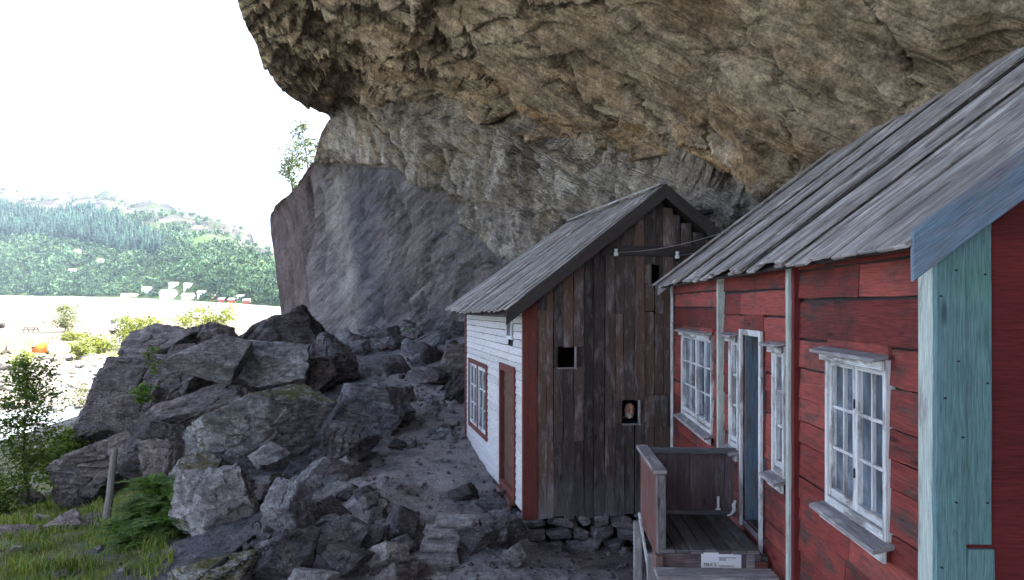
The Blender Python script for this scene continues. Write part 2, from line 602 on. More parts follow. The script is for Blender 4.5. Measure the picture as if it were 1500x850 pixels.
for pts, amp, reach in (([(380, 20), (470, 75), (560, 112), (650, 150)], .22, 26), ([(470, 0), (560, 55), (690, 112), (800, 168), (905, 235)], .42, 34), ([(640, 0), (740, 70), (860, 140), (960, 205), (1060, 262)], .50, 40),
                        ([(760, 0), (850, 60), (930, 110), (985, 165)], .30, 26), ([(900, 0), (985, 78), (1060, 140), (1130, 205), (1200, 235)], .45, 36), ([(1030, 0), (1110, 90), (1190, 140), (1270, 160)], .32, 30), ([(1180, 0), (1290, 60), (1400, 80)], .3, 30)):
    b_, sd_ = linedist(pts)
    D += (1 - below) * amp * (-sd_ * np.exp(-b_ / reach) - .8 * np.exp(-(b_ / 3.0) ** 2))
D2 = np.zeros(len(px))
for pts, amp in (([(452, 240), (459, 320), (450, 400), (455, 480)], .40), ([(418, 320), (430, 390), (431, 470)], .28), ([(404, 360), (426, 366)], .12), ([(404, 410), (430, 416)], .14), ([(500, 238), (520, 330), (530, 420), (522, 490)], .14), ([(690, 350), (655, 385), (600, 440)], .16),
                 ([(575, 262), (604, 330), (590, 410), (612, 480)], .14), ([(470, 262), (480, 360), (474, 470)], .12), ([(540, 150), (560, 190), (610, 232)], .3), ([(610, 160), (640, 200), (655, 260), (690, 300)], .3), ([(720, 175), (712, 250), (735, 330)], .34), ([(770, 195), (790, 260), (830, 330)], .3), ([(800, 215), (850, 262), (900, 290)], .34), ([(650, 215), (690, 225), (720, 250)], .22)):
    b_, sd_ = linedist(pts)
    D2 -= below * (1.15 * amp * np.exp(-(b_ / 3.2) ** 2) + .45 * amp * sd_ * np.exp(-b_ / 18))
# cracks along the contact and the arc
D -= .7 * np.exp(-((py - con - 3) / 5.5) ** 2) * (px > 490)
D -= .28 * np.exp(-((py - arcy - 1) / 4.0) ** 2) * below * (px < 900)
keep = np.clip(.22 + (px - np.repeat(xl, nc)) / 240, .22, 1)
D2 *= np.clip((px - np.repeat(xl, nc) - 6) / 45, 0, 1)
V = V + N0 * ((D * keep + D2) * np.clip(Yd / 22, .55, 1.15))[:, None]

faces = [gridfaces(nr, nc)]
G = V.reshape(nr, nc, 3)
extra, off = [], nr * nc
zone = [np.stack([below, slab * below, leftface], 1)]


def strip(A, fn, n):
    """extend a border polyline A outwards by n rows given by fn(point array, fraction)"""
    global off
    rowsv = [A] + [fn(A, (k + 1) / n) for k in range(n)]
    B = np.concatenate(rowsv)
    m = len(A)
    faces.append(gridfaces(n + 1, m, off))
    extra.append(B)
    off += len(B)


lft = G[:, 0, :]
iup = int(np.argmin(np.abs(rows - 170)))
jit = lambda A, s, f: np.stack([fbm(A * .13 + 7 + s, 3), fbm(A * .13 + 17 + s, 3), fbm(A * .13 + 27 + s, 3)], 1) * 2.2 * min(1, 3 * f)
# the outer face above the lip: the open cliff that rises out of the picture and keeps the sun off
strip(lft[:iup + 1], lambda A, f: A + np.array([3.5 * f, 4 * f, 46 * f]) + np.stack([0 * A[:, 0], 26 * f * sstep(20, 34, A[:, 1]), 0 * A[:, 0]], 1) + jit(A + [0, 0, 46 * f], 0, f), 14)
# the far flank of the pillar runs back behind it
strip(lft[iup:], lambda A, f: A + np.array([0.30 * 30 * f + 1.5 * f, 30 * f, 4 * f * 0]) + jit(A + [0, 30 * f, 0], 2, f), 10)
# the shelter goes on over and behind the camera
top = G[0]
tx = np.linspace(-7.5, 10.5, nc)
tgt = np.stack([tx, np.full(nc, -16.0), np.interp(tx, [-7.5, 2, 10.5], [9.5, 8.0, 4.5])], 1)
strip(top, lambda A, f: A * (1 - f) + tgt * f + jit(A * (1 - f) + tgt * f, 4, f * 1.4) * min(1, 4 * (1 - f) + .5) * .4, 14)
strip(top[:2], lambda A, f: A + np.array([.5, -2, 46]) * f + (np.array([tgt[0], tgt[0]]) - A) * 0, 3)
rgt = G[:, -1, :]
tz = np.linspace(4.5, -10, nr + 1)
tgr = np.stack([np.full(nr + 1, 10.5), np.full(nr + 1, -16.0), tz], 1)
strip(np.concatenate([rgt, rgt[-1:] + np.array([[0, .5, -9.0]])]), lambda A, f: A * (1 - f) + tgr * f + jit(A * (1 - f) + tgr * f, 5, f) * .4 * min(1, 4 * (1 - f)), 12)
strip(G[-1], lambda A, f: A + np.array([0, .5, -9.0]) * f, 6)
# upper outer cliff behind the camera
edge = np.stack([np.full(12, -7.6), np.linspace(-16, 12.5, 12), np.linspace(9.4, 8.2, 12)], 1)
strip(edge, lambda A, f: A + np.array([3 * f, 0, 46 * f]) + jit(A + [0, 0, 46 * f], 6, f) * .6, 10)

ALLV = np.concatenate([V] + extra)
me = npmesh('rock_overhang', ALLV, np.concatenate(faces))
z = np.concatenate([zone[0], np.tile([1.0, 0, 0], (len(ALLV) - len(V), 1))])
attr(me, 'wall', z[:, 0]); attr(me, 'slab', z[:, 1]); attr(me, 'leftface', z[:, 2])
# mineral staining of the rock, by place: pale seam, dark water streak, ochre patches
pal = np.exp(-((px - np.interp(py, [235, 330, 400, 480], [492, 497, 512, 520]) - .6 * wob) / 13) ** 2) * sstep(225, 262, py)
pal = np.maximum(pal, np.exp(-((px - np.interp(py, [235, 310, 372], [600, 690, 745]) - 18) / 22) ** 2) * sstep(240, 270, py) * .9)
pal = np.maximum(pal, np.exp(-((px - 640) / 16) ** 2) * sstep(155, 165, py) * (1 - sstep(225, 240, py)) * .4)
pal = np.maximum(pal, sstep(925, 945, px) * sstep(240, 262, py - .1 * (px - 940)) * .75)
drk = np.exp(-((px - np.interp(py, [240, 330, 420, 490], [560, 525, 535, 540])) / 34) ** 2) * sstep(236, 262, py) * (1 - .35 * sstep(400, 470, py))
zz = np.zeros(len(ALLV)); zz[:len(V)] = np.clip(pal + .25 * fbm(V * .8, 3) * (pal > .05), 0, 1)
attr(me, 'pale', zz)
zz = np.zeros(len(ALLV)); zz[:len(V)] = np.clip(drk, 0, 1)
attr(me, 'streak', zz)
och = np.clip(np.exp(-((px - 1000) / 240) ** 2 - ((py - 215 - .25 * (px - 1000)) / 70) ** 2) + .8 * np.exp(-((px - 700) / 150) ** 2 - ((py - 120 - .38 * (px - 700)) / 26) ** 2)
              + .5 * np.exp(-((px - 470) / 90) ** 2 - ((py - 120 - .5 * (px - 470)) / 40) ** 2), 0, 1)
zz = np.zeros(len(ALLV)); zz[:len(V)] = och
attr(me, 'ochre', zz)

t, c_ceil, _ = rock('cliff_rock', (.075, .062, .048), (.185, .155, .120), (.31, .275, .225), scale=.8, strat=(0, 0, 0), crack=.5)
strata = t.n('CombineXYZ', X=t.n('VectorMath', 1, _operation='DOT_PRODUCT', i0=t.pos(), i1=tuple(s1 * .22)),
             Y=t.n('VectorMath', 1, _operation='DOT_PRODUCT', i0=t.pos(), i1=tuple(s2)), Z=t.n('VectorMath', 1, _operation='DOT_PRODUCT', i0=t.pos(), i1=tuple(s3 * 1.6)))
A = lambda n: t.n('Attribute', 2, _attribute_name=n)
ns = t.noise(strata, 1.1, 10, .66, .6)
nf = t.noise(strata, 5.5, 10, .7, .3)
npatch = t.noise(t.pos(), .42, 6, .62, .5)
c = t.ramp(t.math('ADD', t.math('MULTIPLY', ns, .6), t.math('MULTIPLY', npatch, .4)),
           [(.3, (.060, .046, .032)), (.42, (.215, .16, .10)), (.54, (.38, .30, .20)), (.68, (.55, .465, .34))])  # brown rock, its colour also warmed to stand for bounced light
oc = t.math('MULTIPLY', t.ramp(t.noise(strata, .9, 8, .65, .8), [(.42, 0.0), (.62, 1.0)]), t.math('ADD', .14, t.math('MULTIPLY', A('ochre'), .6)))
c = t.mix(oc, c, t.ramp(ns, [(.3, (.15, .08, .026)), (.6, (.36, .205, .068))]))
gl = t.math('MULTIPLY', t.ramp(t.noise(t.pos(), .9, 7, .68), [(.55, 0.0), (.68, 1.0)]), .5)
c = t.mix(gl, c, (.36, .33, .235))
blk = t.ramp(t.noise(strata, .55, 8, .7, 1.2), [(.6, 0.0), (.7, .75)])
c = t.mix(blk, c, (.035, .030, .027))
# wall
nv = t.noise(t.mapping(t.pos(), (1, 1, .3)), 1.2, 9, .66, .5)
cw = t.ramp(nv, [(.32, (.085, .072, .058)), (.5, (.25, .218, .175)), (.66, (.44, .405, .335))])
cw = t.mix(t.ramp(t.noise(t.pos(), .7, 6, .6), [(.5, 0.0), (.66, .6)]), cw, (.30, .23, .125))
# slab
slc = t.n('CombineXYZ', X=t.n('VectorMath', 1, _operation='DOT_PRODUCT', i0=t.pos(), i1=tuple(q * .11)),
          Y=t.n('VectorMath', 1, _operation='DOT_PRODUCT', i0=t.pos(), i1=tuple(q2 * 1.9)), Z=t.n('VectorMath', 1, _operation='DOT_PRODUCT', i0=t.pos(), i1=(0, .6, 0)))
nsl = t.noise(slc, 1.0, 10, .66, .5)
nsl2 = t.noise(slc, 4.0, 10, .7, .3)
cs = t.ramp(t.math('ADD', t.math('MULTIPLY', nsl, .6), t.math('MULTIPLY', nsl2, .4)), [(.38, (.052, .045, .044)), (.5, (.115, .102, .097)), (.63, (.20, .178, .164))])
cs = t.mix(t.math('MULTIPLY', A('streak'), .72), cs, t.ramp(nsl, [(.35, (.035, .036, .046)), (.6, (.080, .078, .088))]))
cl = t.ramp(t.noise(t.mapping(t.pos(), (1, 1, .35)), 1.3, 9, .68), [(.34, (.044, .034, .033)), (.66, (.140, .112, .106))])
cs = t.mix(A('leftface'), cs, cl)
cw = t.mix(A('slab'), cw, cs)
cw = t.mix(t.math('MULTIPLY', A('pale'), .55), cw, t.ramp(nv, [(.3, (.15, .135, .115)), (.65, (.36, .33, .285))]))
c = t.mix(A('wall'), c, cw)
fine = t.noise(t.pos(), 4.5, 12, .72)
c = t.mix(t.math('SUBTRACT', 1.0, t.math('MULTIPLY', A('slab'), .65)), c, t.ramp(fine, [(.34, .5), (.5, 1.0), (.66, 1.45)]), 'MULTIPLY')
c = t.mix(t.math('SUBTRACT', 1.0, A('wall')), c, t.ramp(t.noise(strata, 2.6, 10, .72, .5), [(.34, .6), (.5, 1.0), (.66, 1.35)]), 'MULTIPLY')
fine2 = t.noise(t.pos(), 13, 8, .7)
vor = t.n('TexVoronoi', _feature='DISTANCE_TO_EDGE', Vector=t.mix(.35, strata, t.noise(strata, 2.0, 5), 'ADD'), Scale=1.3)
vor2 = t.n('TexVoronoi', _feature='DISTANCE_TO_EDGE', Vector=t.mix(.3, strata, t.noise(strata, 4.0, 5), 'ADD'), Scale=3.7)
nosl = t.math('SUBTRACT', 1.0, t.math('MULTIPLY', A('slab'), .85))
hb = t.math('ADD', t.math('MULTIPLY', t.ramp(vor, [(0.0, 0.0), (.07, 1.0)]), .35), t.math('MULTIPLY', t.ramp(vor2, [(0.0, 0.0), (.1, 1.0)]), .2))
hb = t.math('MULTIPLY', hb, nosl)
hb = t.math('ADD', hb, t.math('ADD', t.math('MULTIPLY', fine, t.math('SUBTRACT', .9, t.math('MULTIPLY', A('slab'), .78))), t.math('ADD', t.math('MULTIPLY', nf, t.math('SUBTRACT', .8, t.math('MULTIPLY', A('wall'), .6))), t.math('ADD', t.math('MULTIPLY', nsl2, t.math('ADD', .4, t.math('MULTIPLY', A('slab'), .9))), t.math('MULTIPLY', fine2, t.math('SUBTRACT', .35, t.math('MULTIPLY', A('slab'), .22)))))))
c = t.mix(1.0, c, t.ramp(t.noise(t.pos(), 17, 6, .8), [(.38, .6), (.5, 1.0), (.62, 1.42)]), 'MULTIPLY')
M_CLIFF = t.out(c, t.bump(hb, .11, 1.0))
cliff = link('rock_overhang', me, M_CLIFF, None, True)
tag(cliff, 'huge brown rock overhang arching above both wooden houses', 'cliff', kind='structure')

# ================================================================== near ground
TP = [(850, 850, 8.7), (700, 850, 8.7), (850, 816, 10.2), (940, 822, 10.4), (800, 806, 10.2), (640, 850, 9.0), (640, 770, 10.3), (600, 690, 12.9), (690, 690, 12.9), (640, 640, 15.2), (600, 600, 17.5),
      (560, 540, 22), (560, 520, 25), (550, 490, 30.5), (650, 500, 26), (680, 560, 19.5), (480, 500, 29), (690, 480, 27),
      (300, 700, 15), (420, 760, 11), (350, 848, 9.3), (480, 640, 16), (480, 760, 11), (250, 850, 9.5), (200, 800, 11.5), (100, 800, 12), (0, 850, 10.5), (-200, 850, 11),
      (0, 768, 15), (150, 768, 14.6), (110, 762, 17), (60, 738, 18.5), (100, 716, 21), (0, 690, 24), (30, 650, 36), (100, 640, 37), (0, 620, 42), (100, 620, 42), (120, 604, 46), (200, 600, 44), (-300, 620, 42), (-300, 700, 26),
      (110, 586, 50), (60, 560, 54), (130, 530, 63), (0, 535, 60), (-300, 540, 60), (250, 520, 68), (75, 517, 72), (200, 500, 84), (350, 500, 80), (50, 495, 92), (50, 480, 125), (180, 488, 110), (300, 480, 120), (420, 490, 90),
      (50, 473, 155), (150, 474, 155), (250, 467, 178), (-400, 473, 155), (350, 462, 205), (0, 458, 290), (400, 458, 290), (-400, 458, 290), (420, 500, 45), (350, 520, 34), (300, 540, 30), (350, 600, 19)]
T3 = [tuple(P(*a)) for a in TP]
T3 += [(2, 0, -3.5), (5, 5, -3.5), (8, 10, -3.5), (2, 8, -3.55), (3, 14, -3.5), (9, 16, -3.2), (-3, 0, -3.8), (-3, 5, -3.8), (-10, 0, -5), (-14, 7, -5.5), (-40, 0, -9), (-40, 20, -9), (10, -15, -3.4), (-5, -15, -4.5), (-30, -15, -8),
       (5, 25, -2), (0, 45, -4), (20, 60, -4), (10, 120, -6), (-6, 9, -4.05), (-6.5, 12.5, -4.3), (60, 250, -10), (-110, 60, -9)]
T3 = np.array(T3, float)


def tkey(X, Y):
    r = np.hypot(X, Y + 18)
    return np.stack([np.arctan2(X, Y + 18) * 5.0, np.log(r) * 5.0], 1)


terr = RBF(tkey(T3[:, 0], T3[:, 1]), T3[:, 2], 2e-2)


def tnoise(X, Y):
    P3 = np.stack([X, Y, X * 0], 1)
    near = 1 - sstep(35, 60, Y)
    n = .18 * fbm(P3 * .45, 4) + .12 * fbm(P3 * 1.7 + 4, 5, .58) + .04 * fbm(P3 * 6 + 9, 3, .5, True)
    path = sstep(-4.5, -2.5, X - .05 * Y * 0) * sstep(3, 8, Y)
    n *= 1 - .45 * path * sstep(-3.2, -.5, X + .16 * (Y - 10))
    n = n + .34 * np.exp(-((X + 2.05) / .55) ** 2 - ((Y - 11.15) / 1.0) ** 2)      # bedrock hump beside the steps
    n = n - .20 * np.exp(-((X + .98) / .38) ** 2 - ((Y - 9.5) / .6) ** 2)
    return n * (.35 + .65 * near)


def ground(X, Y):
    X, Y = np.atleast_1d(np.asarray(X, float)), np.atleast_1d(np.asarray(Y, float))
    return terr(tkey(X, Y)) + tnoise(X, Y)


def gz(x, y):
    return float(ground(x, y)[0])


th = np.linspace(-math.radians(62), math.radians(38), 560)
rr = np.exp(np.linspace(math.log(3.5), math.log(330), 520))
TH, RR = np.meshgrid(th, rr, indexing='xy')
X = (np.sin(TH) * RR).ravel(); Y = (np.cos(TH) * RR).ravel()
Z = ground(X, Y)
# pebble bank beyond the inlet
pb = sstep(47, 52, Y) * (1 - sstep(60, 68, Y)) * sstep(-62, -50, X) * (1 - sstep(-22, -16, X))
f1, f2, idd = worley(np.stack([X * 1.1, Y * 1.1, Z], 1))
g1, g2, ide = worley(np.stack([X * 2.6, Y * 2.6, Z], 1))
Z = Z + pb * (.65 * (idd - .35) * sstep(0, .35, f2 - f1) + .3 * (ide - .4) * sstep(0, .3, g2 - g1))
me = npmesh('ground', np.stack([X, Y, Z], 1), gridfaces(len(rr), len(th)))
ex = X * 1.0
dmask = lambda P_, s: None
PX = CX + F * X / Y; PYp = CY - F * Z / Y
grass = np.clip(sstep(58, 66, Y) * (1 - sstep(84, 96, Y)), 0, 1) * (.75 + .25 * sstep(-45, -25, X))
ln = fbm(np.stack([X, Y, Z], 1) * .55 + 40, 4)
lg = sstep(-5.2, -6.4, X) * 0
lgrass = (1 - sstep(-5.9, -5.0, X + .4 * ln)) * (1 - sstep(20, 30, Y)) * sstep(4, 7, Y)
sandm = sstep(80, 95, Y + 6 * ln)
attr(me, 'grassy', np.clip(np.maximum(grass * sstep(-.25, .12, ln), lgrass * sstep(-.35, -.05, ln)), 0, 1))
attr(me, 'sandy', sandm)
attr(me, 'pebbly', pb)
soil = sstep(-3.6, -2.4, X + .06 * (Y - 10)) * (1 - sstep(24, 30, Y))
attr(me, 'path', soil)
t, c, bn = rock('ground_mix', (.06, .056, .058), (.125, .118, .118), (.22, .21, .205), scale=1.3, crack=.3)
A = lambda n: t.n('Attribute', 2, _attribute_name=n)
p = t.pos()
nfine = t.noise(p, 22, 10, .75)
nmed = t.noise(p, 1.6, 8, .65)
soilc = t.ramp(t.math('ADD', t.math('MULTIPLY', nfine, .5), t.math('MULTIPLY', nmed, .5)), [(.35, (.125, .111, .112)), (.52, (.285, .253, .248)), (.68, (.45, .41, .395))])
c = t.mix(t.math('MULTIPLY', A('path'), t.ramp(nmed, [(.36, .35), (.5, 1.0)])), c, soilc)
gc = t.ramp(t.noise(p, 2.3, 9, .7), [(.3, (.045, .075, .014)), (.5, (.11, .14, .03)), (.7, (.22, .19, .08))])
c = t.mix(A('grassy'), c, gc)
sc_ = t.ramp(t.noise(t.mapping(p, (1, .35, 1)), .35, 10, .7), [(.3, (.060, .052, .043)), (.65, (.125, .112, .094))])
c = t.mix(A('sandy'), c, sc_)
pc = t.ramp(t.n('TexVoronoi', 1, Vector=p, Scale=1.4), [(.1, (.10, .095, .09)), (.9, (.30, .285, .265))])
c = t.mix(A('pebbly'), c, pc)
peb = t.n('TexVoronoi', 0, Vector=p, Scale=16)
hh = t.math('ADD', t.math('MULTIPLY', nfine, 1.0), t.math('ADD', t.math('MULTIPLY', t.noise(p, 5, 8, .7), 1.5), t.math('MULTIPLY', peb, -.4)))
c = t.mix(1.0, c, t.ramp(t.noise(p, 45, 5, .8), [(.38, .6), (.5, 1.0), (.62, 1.42)]), 'MULTIPLY')
M_GROUND = t.out(c, t.bump(hh, .05, 1.0))
g = link('ground', me, M_GROUND, None, True)
tag(g, kind='structure')
# coarse ground behind and beside the camera
MBG = MB()
gx = np.linspace(-70, 14, 22); gy = np.linspace(-40, 4, 12)
GXX, GYY = np.meshgrid(gx, gy)
me = npmesh('ground', np.stack([GXX.ravel(), GYY.ravel(), ground(GXX.ravel(), GYY.ravel()) - .05], 1), gridfaces(12, 22))
tag(link('ground_behind', me, M_GROUND, None, True), kind='structure')

# ================================================================== fjord
me = bpy.data.meshes.new('fjord_water')
me.from_pydata([(-2500, -300, -8), (1500, -300, -8), (1500, 3000, -8), (-2500, 3000, -8)], [], [(0, 1, 2, 3)])
t = NT('fjord_water', .12, .5)
p = t.pos()
t.bsdf.inputs['IOR'].default_value = 1.33
wv = t.noise(t.mapping(p, (.25, 1, 1)), .6, 5, .6)
M_WATER = t.out((.30, .34, .35), t.bump(wv, .035, .5), .22)  # pale base colour imitates the white glare on the water
tag(link('fjord_water', me, M_WATER), kind='structure')

# ================================================================== the far shore
HP = [  # px, fraction up the slope (0 shore, 1 crest), py, distance
    (-300, 0, 428, 760), (-300, .3, 385, 850), (-300, .6, 330, 1000), (-300, 1, 262, 1300),
    (0, 0, 433, 646), (0, .3, 383, 740), (0, .6, 330, 880), (0, 1, 278, 1150),
    (45, 1, 296, 1180), (75, 1, 291, 1180), (120, 1, 297, 1150), (155, 1, 283, 1150),
    (130, 0, 437, 560), (130, .3, 396, 650), (130, .6, 345, 800),
    (220, 0, 441, 470), (220, .3, 402, 560), (220, .6, 358, 720), (200, 1, 299, 1050), (255, 1, 301, 1000), (295, 1, 325, 960),
    (300, 0, 446, 380), (300, .3, 398, 450), (300, .6, 362, 560), (330, 1, 334, 900), (358, 1, 344, 860),
    (370, 0, 450, 320), (370, .3, 410, 370), (370, .6, 378, 460), (378, 1, 362, 760), (420, 0, 453, 280), (420, .3, 425, 320), (420, .6, 400, 420), (420, 1, 385, 640),
    (560, 0, 455, 260), (560, .6, 425, 380), (560, 1, 405, 560)]
HP = np.array(HP, float)
hk = np.stack([HP[:, 0] / 90, HP[:, 1] * 3], 1)
fpy = RBF(hk, HP[:, 2], 1e-2); flY = RBF(hk, np.log(HP[:, 3]), 1e-2)


def hill(px, q):
    """point of the far hillside: px picks the bearing, q climbs from the shore (0) to the crest (1)"""
    px = np.atleast_1d(np.asarray(px, float)); q = np.atleast_1d(np.asarray(q, float))
    k = np.stack([px / 90, q * 3], 1)
    Yy = np.exp(flY(k)); pyy = fpy(k)
    Xx = (px - CX) / F * Yy
    Zz = (CY - pyy) / F * Yy
    Pn = np.stack([Xx, Yy, Zz], 1)
    a = sstep(0.02, .3, q)
    n = 7 * fbm(Pn * .011, 5, .55) + 11 * (fbm(Pn * .006 + 5, 4, .5, True) - .2) * sstep(.55, .95, q)
    w1, w2, wi = worley(Pn * .02)
    n += 17 * (wi - .5) * sstep(.55, .85, q) * sstep(0, .25, w2 - w1)
    Zz = np.where(q <= 0, -8.5, np.maximum(Zz + n * a, -7.4 + 10 * q))
    return np.stack([Xx, Yy, Zz], 1)


hpx = np.linspace(-300, 560, 330)
hq = np.concatenate([[-.02], np.linspace(0, 1, 150)])
QX, QQ = np.meshgrid(hpx, hq)
HV = hill(QX.ravel(), QQ.ravel())
B = HV[-len(hpx):].copy()
backs = [B + np.array([-40 * k, 130 * k, -14 * k * k]) for k in (1, 2, 3, 4)]
HV2 = np.concatenate([HV] + backs)
me = npmesh('mountains', HV2, gridfaces(len(hq) + 4, len(hpx)))
qq = np.concatenate([QQ.ravel(), np.ones(4 * len(hpx))])
bare = sstep(.62, .86, qq + .12 * fbm(HV2 * .012 + 3, 4) + .05 * fbm(HV2 * .04, 3))
attr(me, 'bare', bare)
t = NT('mountain_side', .95, .1)
p = t.pos()
rk = t.ramp(t.noise(t.mapping(p, (1, 1, 2)), .035, 10, .68, .4), [(.40, (.010, .010, .014)), (.5, (.040, .036, .039)), (.6, (.105, .094, .092))])
gr = t.ramp(t.noise(p, .05, 9, .7), [(.3, (.020, .046, .014)), (.55, (.048, .085, .024)), (.75, (.085, .115, .038))])
heath = t.math('MULTIPLY', t.ramp(t.noise(p, .03, 9, .72), [(.47, 0.0), (.56, .85)]), 1.0)
rk = t.mix(heath, rk, (.034, .050, .020))
c = t.mix(t.n('Attribute', 2, _attribute_name='bare'), gr, rk)
M_HILL = t.out(c, t.bump(t.noise(p, .12, 10, .7), 5.0, 1.0))
tag(link('mountains', me, M_HILL, None, True), kind='structure')
# a further ridge seen past the shoulder
rp = np.linspace(300, 640, 60)
rz = np.interp(rp, [300, 360, 385, 405, 430, 640], [352, 352, 356, 372, 392, 410])
R0 = np.stack([P(a, 452, 1500) for a in rp]); R1 = np.stack([P(a, b + 3 * math.sin(a * .3), 1700) for a, b in zip(rp, rz)])
Rm = [R0 * (1 - f) + R1 * f + np.stack([0 * rp, 0 * rp, 22 * f * fbm((R0 * (1 - f) + R1 * f) * .008, 4) * (f < .98)], 1) for f in np.linspace(0, 1, 24)]
Rm.append(R1 + [0, 300, -120])
tag(link('mountains_beyond', npmesh('mountains', np.concatenate(Rm), gridfaces(25, 60)), M_HILL, None, True), kind='structure')
# ================================================================== wood and paint
W_ROOF = wood('roof_boards_grey', (.10, .090, .084), (.45, .412, .385), (.52, .485, .455), .56, .14, c4=(.16, .14, .13), fibre=30, isl=.55, bump=.008)
W_ROOF2 = wood('roof_boards_far', (.12, .109, .102), (.36, .33, .305), (.45, .42, .385), .58, .12, c4=(.14, .125, .115), fibre=30, isl=.5, bump=.008)
W_DARK = wood('dark_planks', (.028, .022, .020), (.112, .090, .081), (.20, .182, .175), .60, .14, c4=(.125, .075, .052), fibre=30, isl=.75, bump=.006, foot=(-2.6, .8, (.20, .20, .215)))
W_VERGE = wood('dark_verge', (.020, .017, .016), (.062, .052, .048), None, fibre=30, isl=.2, knots=False)
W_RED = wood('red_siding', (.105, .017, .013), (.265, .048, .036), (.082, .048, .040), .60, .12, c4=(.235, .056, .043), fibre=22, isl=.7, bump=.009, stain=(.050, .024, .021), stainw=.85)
W_REDDARK = wood('red_siding_shaded', (.075, .010, .010), (.125, .018, .017), None, fibre=26, isl=.3, bump=.004)  # darker copy of the siding red, with the gable's shade in the colour
W_REDTRIM = wood('oxide_trim', (.095, .026, .020), (.155, .045, .034), (.10, .05, .04), .64, .06, fibre=26, isl=.3, bump=.003, knots=False)
W_WHITE = wood('white_siding', (.40, .39, .37), (.58, .565, .54), (.36, .345, .33), .70, .08, fibre=26, isl=.18, bump=.003, knots=False)
W_WTRIM = wood('white_trim', (.44, .445, .43), (.60, .605, .585), (.27, .25, .235), .60, .07, fibre=24, isl=.15, bump=.003, knots=False)
W_GTRIM = wood('pale_green_trim', (.31, .365, .32), (.45, .50, .44), (.30, .30, .27), .6, .07, fibre=24, isl=.2, bump=.003, knots=False, stain=(.33, .36, .33))
W_BLUE = wood('turquoise_boards', (.075, .145, .170), (.135, .225, .250), (.07, .09, .10), .71, .06, c4=(.11, .205, .205), fibre=24, isl=.3, bump=.003, stain=(.085, .205, .155), stainw=.85)
W_BLUEV = wood('blue_bargeboard', (.085, .135, .18), (.155, .225, .285), (.17, .165, .185), .60, .12, fibre=22, isl=.1, bump=.003, stain=(.14, .14, .185), stainw=.6)
W_JAMB = wood('blue_grey_jamb', (.055, .085, .115), (.115, .165, .205), (.10, .10, .10), .58, .08, fibre=26, isl=.3, bump=.003)
W_GREY = wood('weathered_grey_wood', (.11, .10, .10), (.27, .255, .25), (.36, .34, .33), .6, .1, fibre=30, isl=.3, bump=.005)
W_DECK = wood('porch_boards', (.060, .055, .055), (.135, .125, .122), (.18, .165, .16), .62, .1, fibre=30, isl=.35, bump=.004)
W_PANEL = wood('porch_panel', (.065, .047, .050), (.135, .10, .10), (.15, .13, .125), .58, .1, fibre=28, isl=.4, bump=.004)
W_PRED = wood('porch_red', (.10, .034, .026), (.18, .062, .046), (.13, .095, .08), .56, .10, fibre=26, isl=.3, bump=.004)
W_DOOR = wood('brown_door', (.060, .032, .022), (.14, .075, .05), (.20, .125, .085), .62, .08, fibre=26, isl=.3, bump=.004)
t = NT('window_glass', .06, .5)
M_GLASS = t.out(t.ramp(t.noise(t.pos(), 3.1, 5, .6, .6), [(.35, (.030, .042, .055)), (.5, (.075, .10, .125)), (.65, (.19, .225, .26))]), t.bump(t.noise(t.pos(), 3.0, 2), .012, .6), .10)  # pale bluish patches in the pane colour imitate reflections
M_VOID = NT('shade_black', 1.0, 0).out((.006, .006, .006))  # near-black colour stands in for the shade of rooms and gaps
M_IRON = plain('rusty_iron', (.03, .027, .026), .7, .3, .4, 20)
M_PORC = plain('porcelain', (.75, .76, .75), .25, 0, .05)
M_WIRE = plain('wire_grey', (.22, .22, .22), .5, .3, .1)
M_FSTONE = rockmat('foundation_stone', (.05, .047, .05), (.12, .115, .118), (.22, .21, .21), scale=2.2, crack=.4, bumpd=.03)

TILT = 30 / F                       # the houses sink a little with the ground as they go back


def V3(*a):
    return np.array(a, float)


# ------------------------------------------------------------------ red house (long wall runs away from the camera)
def R(u, n, z):
    """u distance along the wall, n out from the wall (towards the path), z height"""
    return V3(1.9 + .038 * u - n, u + .038 * n, z - TILT * u)


RU = R(1, 0, 0) - R(0, 0, 0); RN = R(0, 1, 0) - R(0, 0, 0); RZ = V3(0, 0, 1)
UG, UF = 3.365, 9.98                 # gable end, far end
red = empty('red_house', R(5, -1, -3.4), 'red boarded house with turquoise corner boards and grey plank roof', 'house')


def inv(parent, mb):
    """shift a builder's vertices into the parent's space"""
    l = np.array(parent.location)
    mb.v = [tuple(np.asarray(p) - l) for p in mb.v]
    return mb


def put(mb, name, m, parent, root=None, **k):
    inv(root or parent, mb)
    return mb.build(name, m, parent, **k)


def rect_cells(u0, u1, z0, z1, holes):
    """split a wall strip into spans that leave the openings free"""
    spans = [(u0, u1)]
    for (a, b, c, d) in holes:
        if d <= z0 or c >= z1:
            continue
        new = []
        for (p, q) in spans:
            if b <= p or a >= q:
                new.append((p, q))
            else:
                if a > p: new.append((p, a))
                if b < q: new.append((b, q))
        spans = new
    return spans


